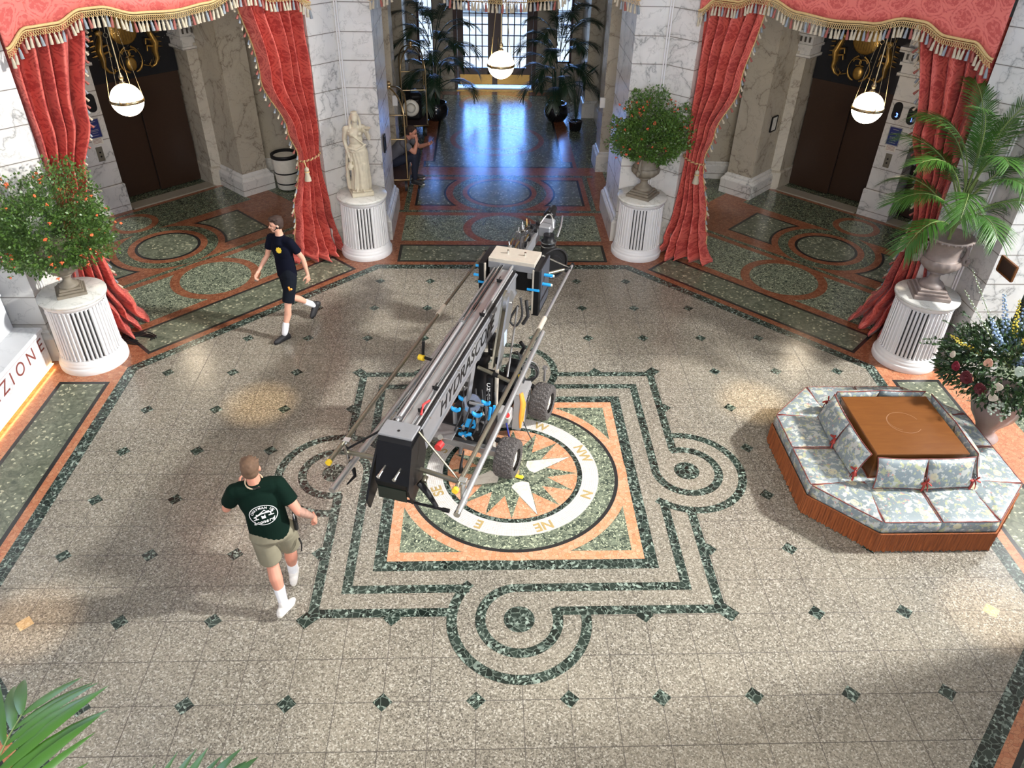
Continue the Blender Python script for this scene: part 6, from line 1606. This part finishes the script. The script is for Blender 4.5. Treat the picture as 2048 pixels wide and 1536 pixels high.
for i in range(8): a = i*PI/4; m.sphere((.002, .034*math.cos(a), .034*math.sin(a)), (.003, .010, .010), 6)
m.build('yellow_crest', [YELP], sh1, tr(.128, .075, 1.315) @ rotz(.35) @ roty(-.1))
m = MB(); m.tube([(0, 0, 0), (-.015, .01, -.05)], .006, 6, 0); o_ = m
m.build('lanyard_clip', [CREAMP], so1, tr(.07, .135, .89))
m = MB(); m.tube([(0, -.02, 0), (0, .0, -.05), (0, .035, -.02)], [.014, .018, .014], 8); m.build('orange_gloves', [ORP], so1, tr(.12, .155, .79))
m = MB(); m.sphere((0, 0, 0), (.016, .010, .022), 10); m.tube([(0, 0, 0), (.03, .008, -.02), (.05, .012, -.03)], .006, 6); m.build('earpiece', [BLACK], t1, tr(.045+.072*math.sin(.55)+.0, .072*math.cos(.55), 1.615) @ rotz(-.55))
kk = thing('key_bunch', 'small bunch of keys held by the young man in black', 'keys', (0, 0, 0)); t1.scale = (.955,)*3; bpy.context.view_layer.update(); wp = t1.matrix_basis @ Vector((.335, -.245, .90)); kk.location = wp
m = MB(); m.tube([(.012*math.cos(a), 0, .012*math.sin(a)) for a in [i*.6 for i in range(12)]], .002, 5); m.build('ring', [STEEL], kk)
for i in range(3): m = MB(); m.box((0, 0, -.035), (.014, .002, .05), 0, roty(-.3+.3*i)); m.build('key', [STEEL], kk)

# man walking away in a dark green tee
J = dict(pelvis=(-.03, .015, .93), chest=(.0, .035, 1.27), neck=(.01, .06, 1.465), head=(.03, .065, 1.60), shL=(.01, .235, 1.39), shR=(.0, -.125, 1.42),
         hipL=(-.02, .09, .89), hipR=(.0, -.09, .89), kneeL=(-.02, .07, .48), kneeR=(.14, -.09, .50), ankL=(-.20, .02, .13), ankR=(.17, -.06, .115),
         elL=(.08, .345, 1.15), wrL=(.27, .24, 1.20), elR=(-.09, -.255, 1.16), wrR=(.02, -.35, .96))
Lm = lambda c: 3 if (c.y < -.27 and c.z < 1.2 and c.z > .96) else 0
t2, sh2, so2, P2 = person('man seen from behind in a dark green printed tee and khaki shorts', (-2.72*G, -2.10*G, 0), math.radians(101), J,
    dict(skin=SKIN2, hair=HAIRL, shirt=TEE2, shorts=SHORT2, sock=SOCK, shoe=SHOEW, sole=CREAMP),
    dict(footL=(-.55, .28), footR=(-.1, .10), handL=((.6, -.6, .3), (0, -.7, -.7), (.3, 0, .9), .8), handR=((.35, -.25, -.9), (.1, .9, -.2), (.9, 0, .3), .9),
         headrot=(-.12, .06), bulk=1.04, hem=-.05, sleeve=.64, tattoo=Lm, leglen=.84, sock=.60, hs=.93))
# print on the back of the tee
def back_print():
    m = MB(); ex, ey, ez = Vector((0, -1, 0)), Vector((.16, 0, .985)), Vector((-.985, 0, .16))
    T = T3(ex, ey, ez, (-.148, .02, 1.225)) @ rotz(.12)
    o = thing_part = bpy.data.objects.new('back_print', None); COL.objects.link(o); o.parent = sh2; o.matrix_local = T
    S = 1.0; bend = lambda x, y: -(x*x)*1.6-.0*y
    def warp(me, T0):
        for v in me.vertices:
            c = T0 @ v.co; v.co = (c.x, c.y, bend(c.x, c.y)+c.z+.004)
    m = MB(); vs = []; N = 64
    for i in range(N): a = 2*PI*i/N; vs += [(.118*math.cos(a), .100*math.sin(a), .0), (.112*math.cos(a), .094*math.sin(a), 0)]
    m.add(vs, [[2*i, (2*i+2) % (2*N), (2*i+3) % (2*N), 2*i+1] for i in range(N)])
    # crane on legs, drawn in white
    def poly(P): m.add([(x, y, 0) for x, y in P], [list(range(len(P)))])
    def ln(x0, y0, x1, y1, w):
        d = Vector((x1-x0, y1-y0)).normalized(); n_ = Vector((-d.y, d.x))*w/2; poly([(x0+n_.x, y0+n_.y), (x1+n_.x, y1+n_.y), (x1-n_.x, y1-n_.y), (x0-n_.x, y0-n_.y)][::-1])
    ln(-.085, -.015, -.01, .020, .010); ln(-.01, .020, .085, .018, .012); ln(-.045, .008, .02, .050, .007); ln(.02, .05, .03, .03, .006); ln(.03, .032, .055, .030, .010); ln(-.06, .012, -.045, .008, .012)
    ln(-.065, -.01, -.068, -.035, .010); ln(-.09, -.040, -.045, -.030, .009); ln(.062, .015, .062, -.012, .010); ln(.04, -.010, .085, -.012, .009)
    poly([(-.02, -.035), (-.02, .0), (.0, -.008), (.015, .008), (.015, -.03)][::-1])
    me = m.mesh('print_artwork', [WHITE]); warp(me, Matrix.Identity(4)); link('print_artwork', me, o)
    s = 'CHAPMAN UK'
    for i, ch in enumerate(s):
        if ch == ' ': continue
        a = math.radians(160-i*15.5); me = text_mesh(ch, .030, .0005, .0008); me.materials.append(WHITE); warp(me, tr(.092*math.cos(a), .074*math.sin(a), 0) @ rotz(a-PI/2)); link('print_letter', me, o)
    for i, ch in enumerate('Leonard'):
        me = text_mesh(ch, .045, .0005, .0016); me.materials.append(WHITE); warp(me, tr(-.085+.026*i, -.072+.003*i, 0) @ Matrix(((1, .3, 0, 0), (0, 1, 0, 0), (0, 0, 1, 0), (0, 0, 0, 1)))); link('print_letter', me, o)
back_print()
m = MB(); m.tube([(.072*math.cos(a), .072*math.sin(a)*1.0, .02*math.cos(a)) for a in [i*.3 for i in range(22)]], .007, 7); m.build('neck_lanyard', [plain('beige_lanyard', (.48, .38, .26), .7)], t2, tr(.01, .06, 1.475))
m = MB(); m.tube([(0, -.03, 0), (0, .03, .0)], .009, 7); m.build('lanyard_buckle', [BLACK], t2, tr(-.062, .04, 1.46))
m = MB(); m.box((0, 0, 0), (.06, .035, .15), 0, bev=.012); m.box((.0, .0, .11), (.035, .02, .08), 0, bev=.006); m.build('walkie_talkie', [BLACK], so2, tr(-.03, -.205, .96))
m = MB(); m.box((0, 0, 0), (.06, .012, .07), 0, bev=.005); m.build('white_card', [WHITE], so2, tr(-.02, -.205, 1.06))
m = MB(); m.tube([(0, 0, .16), (.005, -.012, .08), (0, 0, 0)], .006, 5); m.tube([(.018, 0, .15), (.022, -.012, .08), (.018, 0, 0)], .006, 5); m.build('side_stripes', [BLACK], so2, tr(-.03, -.205, .60))

t2.scale = (.95,)*3
# man crouching on the cart, looking at his phone
J = dict(pelvis=(-.12, 0, .40), chest=(.08, 0, .68), neck=(.20, 0, .84), head=(.29, -.01, .95), shL=(.16, .18, .80), shR=(.16, -.18, .80),
         hipL=(-.08, .09, .38), hipR=(-.08, -.09, .38), kneeL=(.33, .13, .55), kneeR=(.35, -.14, .55), ankL=(.26, .16, .105), ankR=(.34, -.13, .105),
         elL=(.36, .20, .62), wrL=(.56, .10, .72), elR=(.36, -.15, .62), wrR=(.39, -.06, .80))
t3, sh3, so3, P3 = person('man in a grey tee crouched by the pier, chin on hand, looking at a phone', (-2.52*G, 10.95*G, 0), math.radians(-12), J,
    dict(skin=SKIN2, hair=HAIRB, shirt=TEE3, shorts=JEAN, sock=SOCK, shoe=SHOEB, sole=WHITE),
    dict(footL=(.1, 0), footR=(-.1, 0), handL=((.8, -.2, .35), (-.4, -.5, .8), (0, -.8, .5), .8), handR=((-.15, .25, .9), (-.9, .1, -.1), (.2, .9, .1), 1.2),
         headrot=(-.05, .30), long=True, hem=.02, bulk=1.0))
ph = thing('mobile_phone', 'dark mobile phone held by the crouching man', 'phone', tuple(t3.matrix_basis @ Vector((.655, .075, .80))), math.radians(-12))
m = MB(); m.box((0, 0, 0), (.010, .072, .145), 0, roty(.5), .004); c = m.build('phone_body', [BLACK], ph); m = MB(); m.box((-.006, 0, 0), (.001, .064, .132), 0, roty(.5)); m.build('screen', [m_emit('phone_screen', (.35, .40, .45), .5)], ph)
bpy.context.view_layer.update()
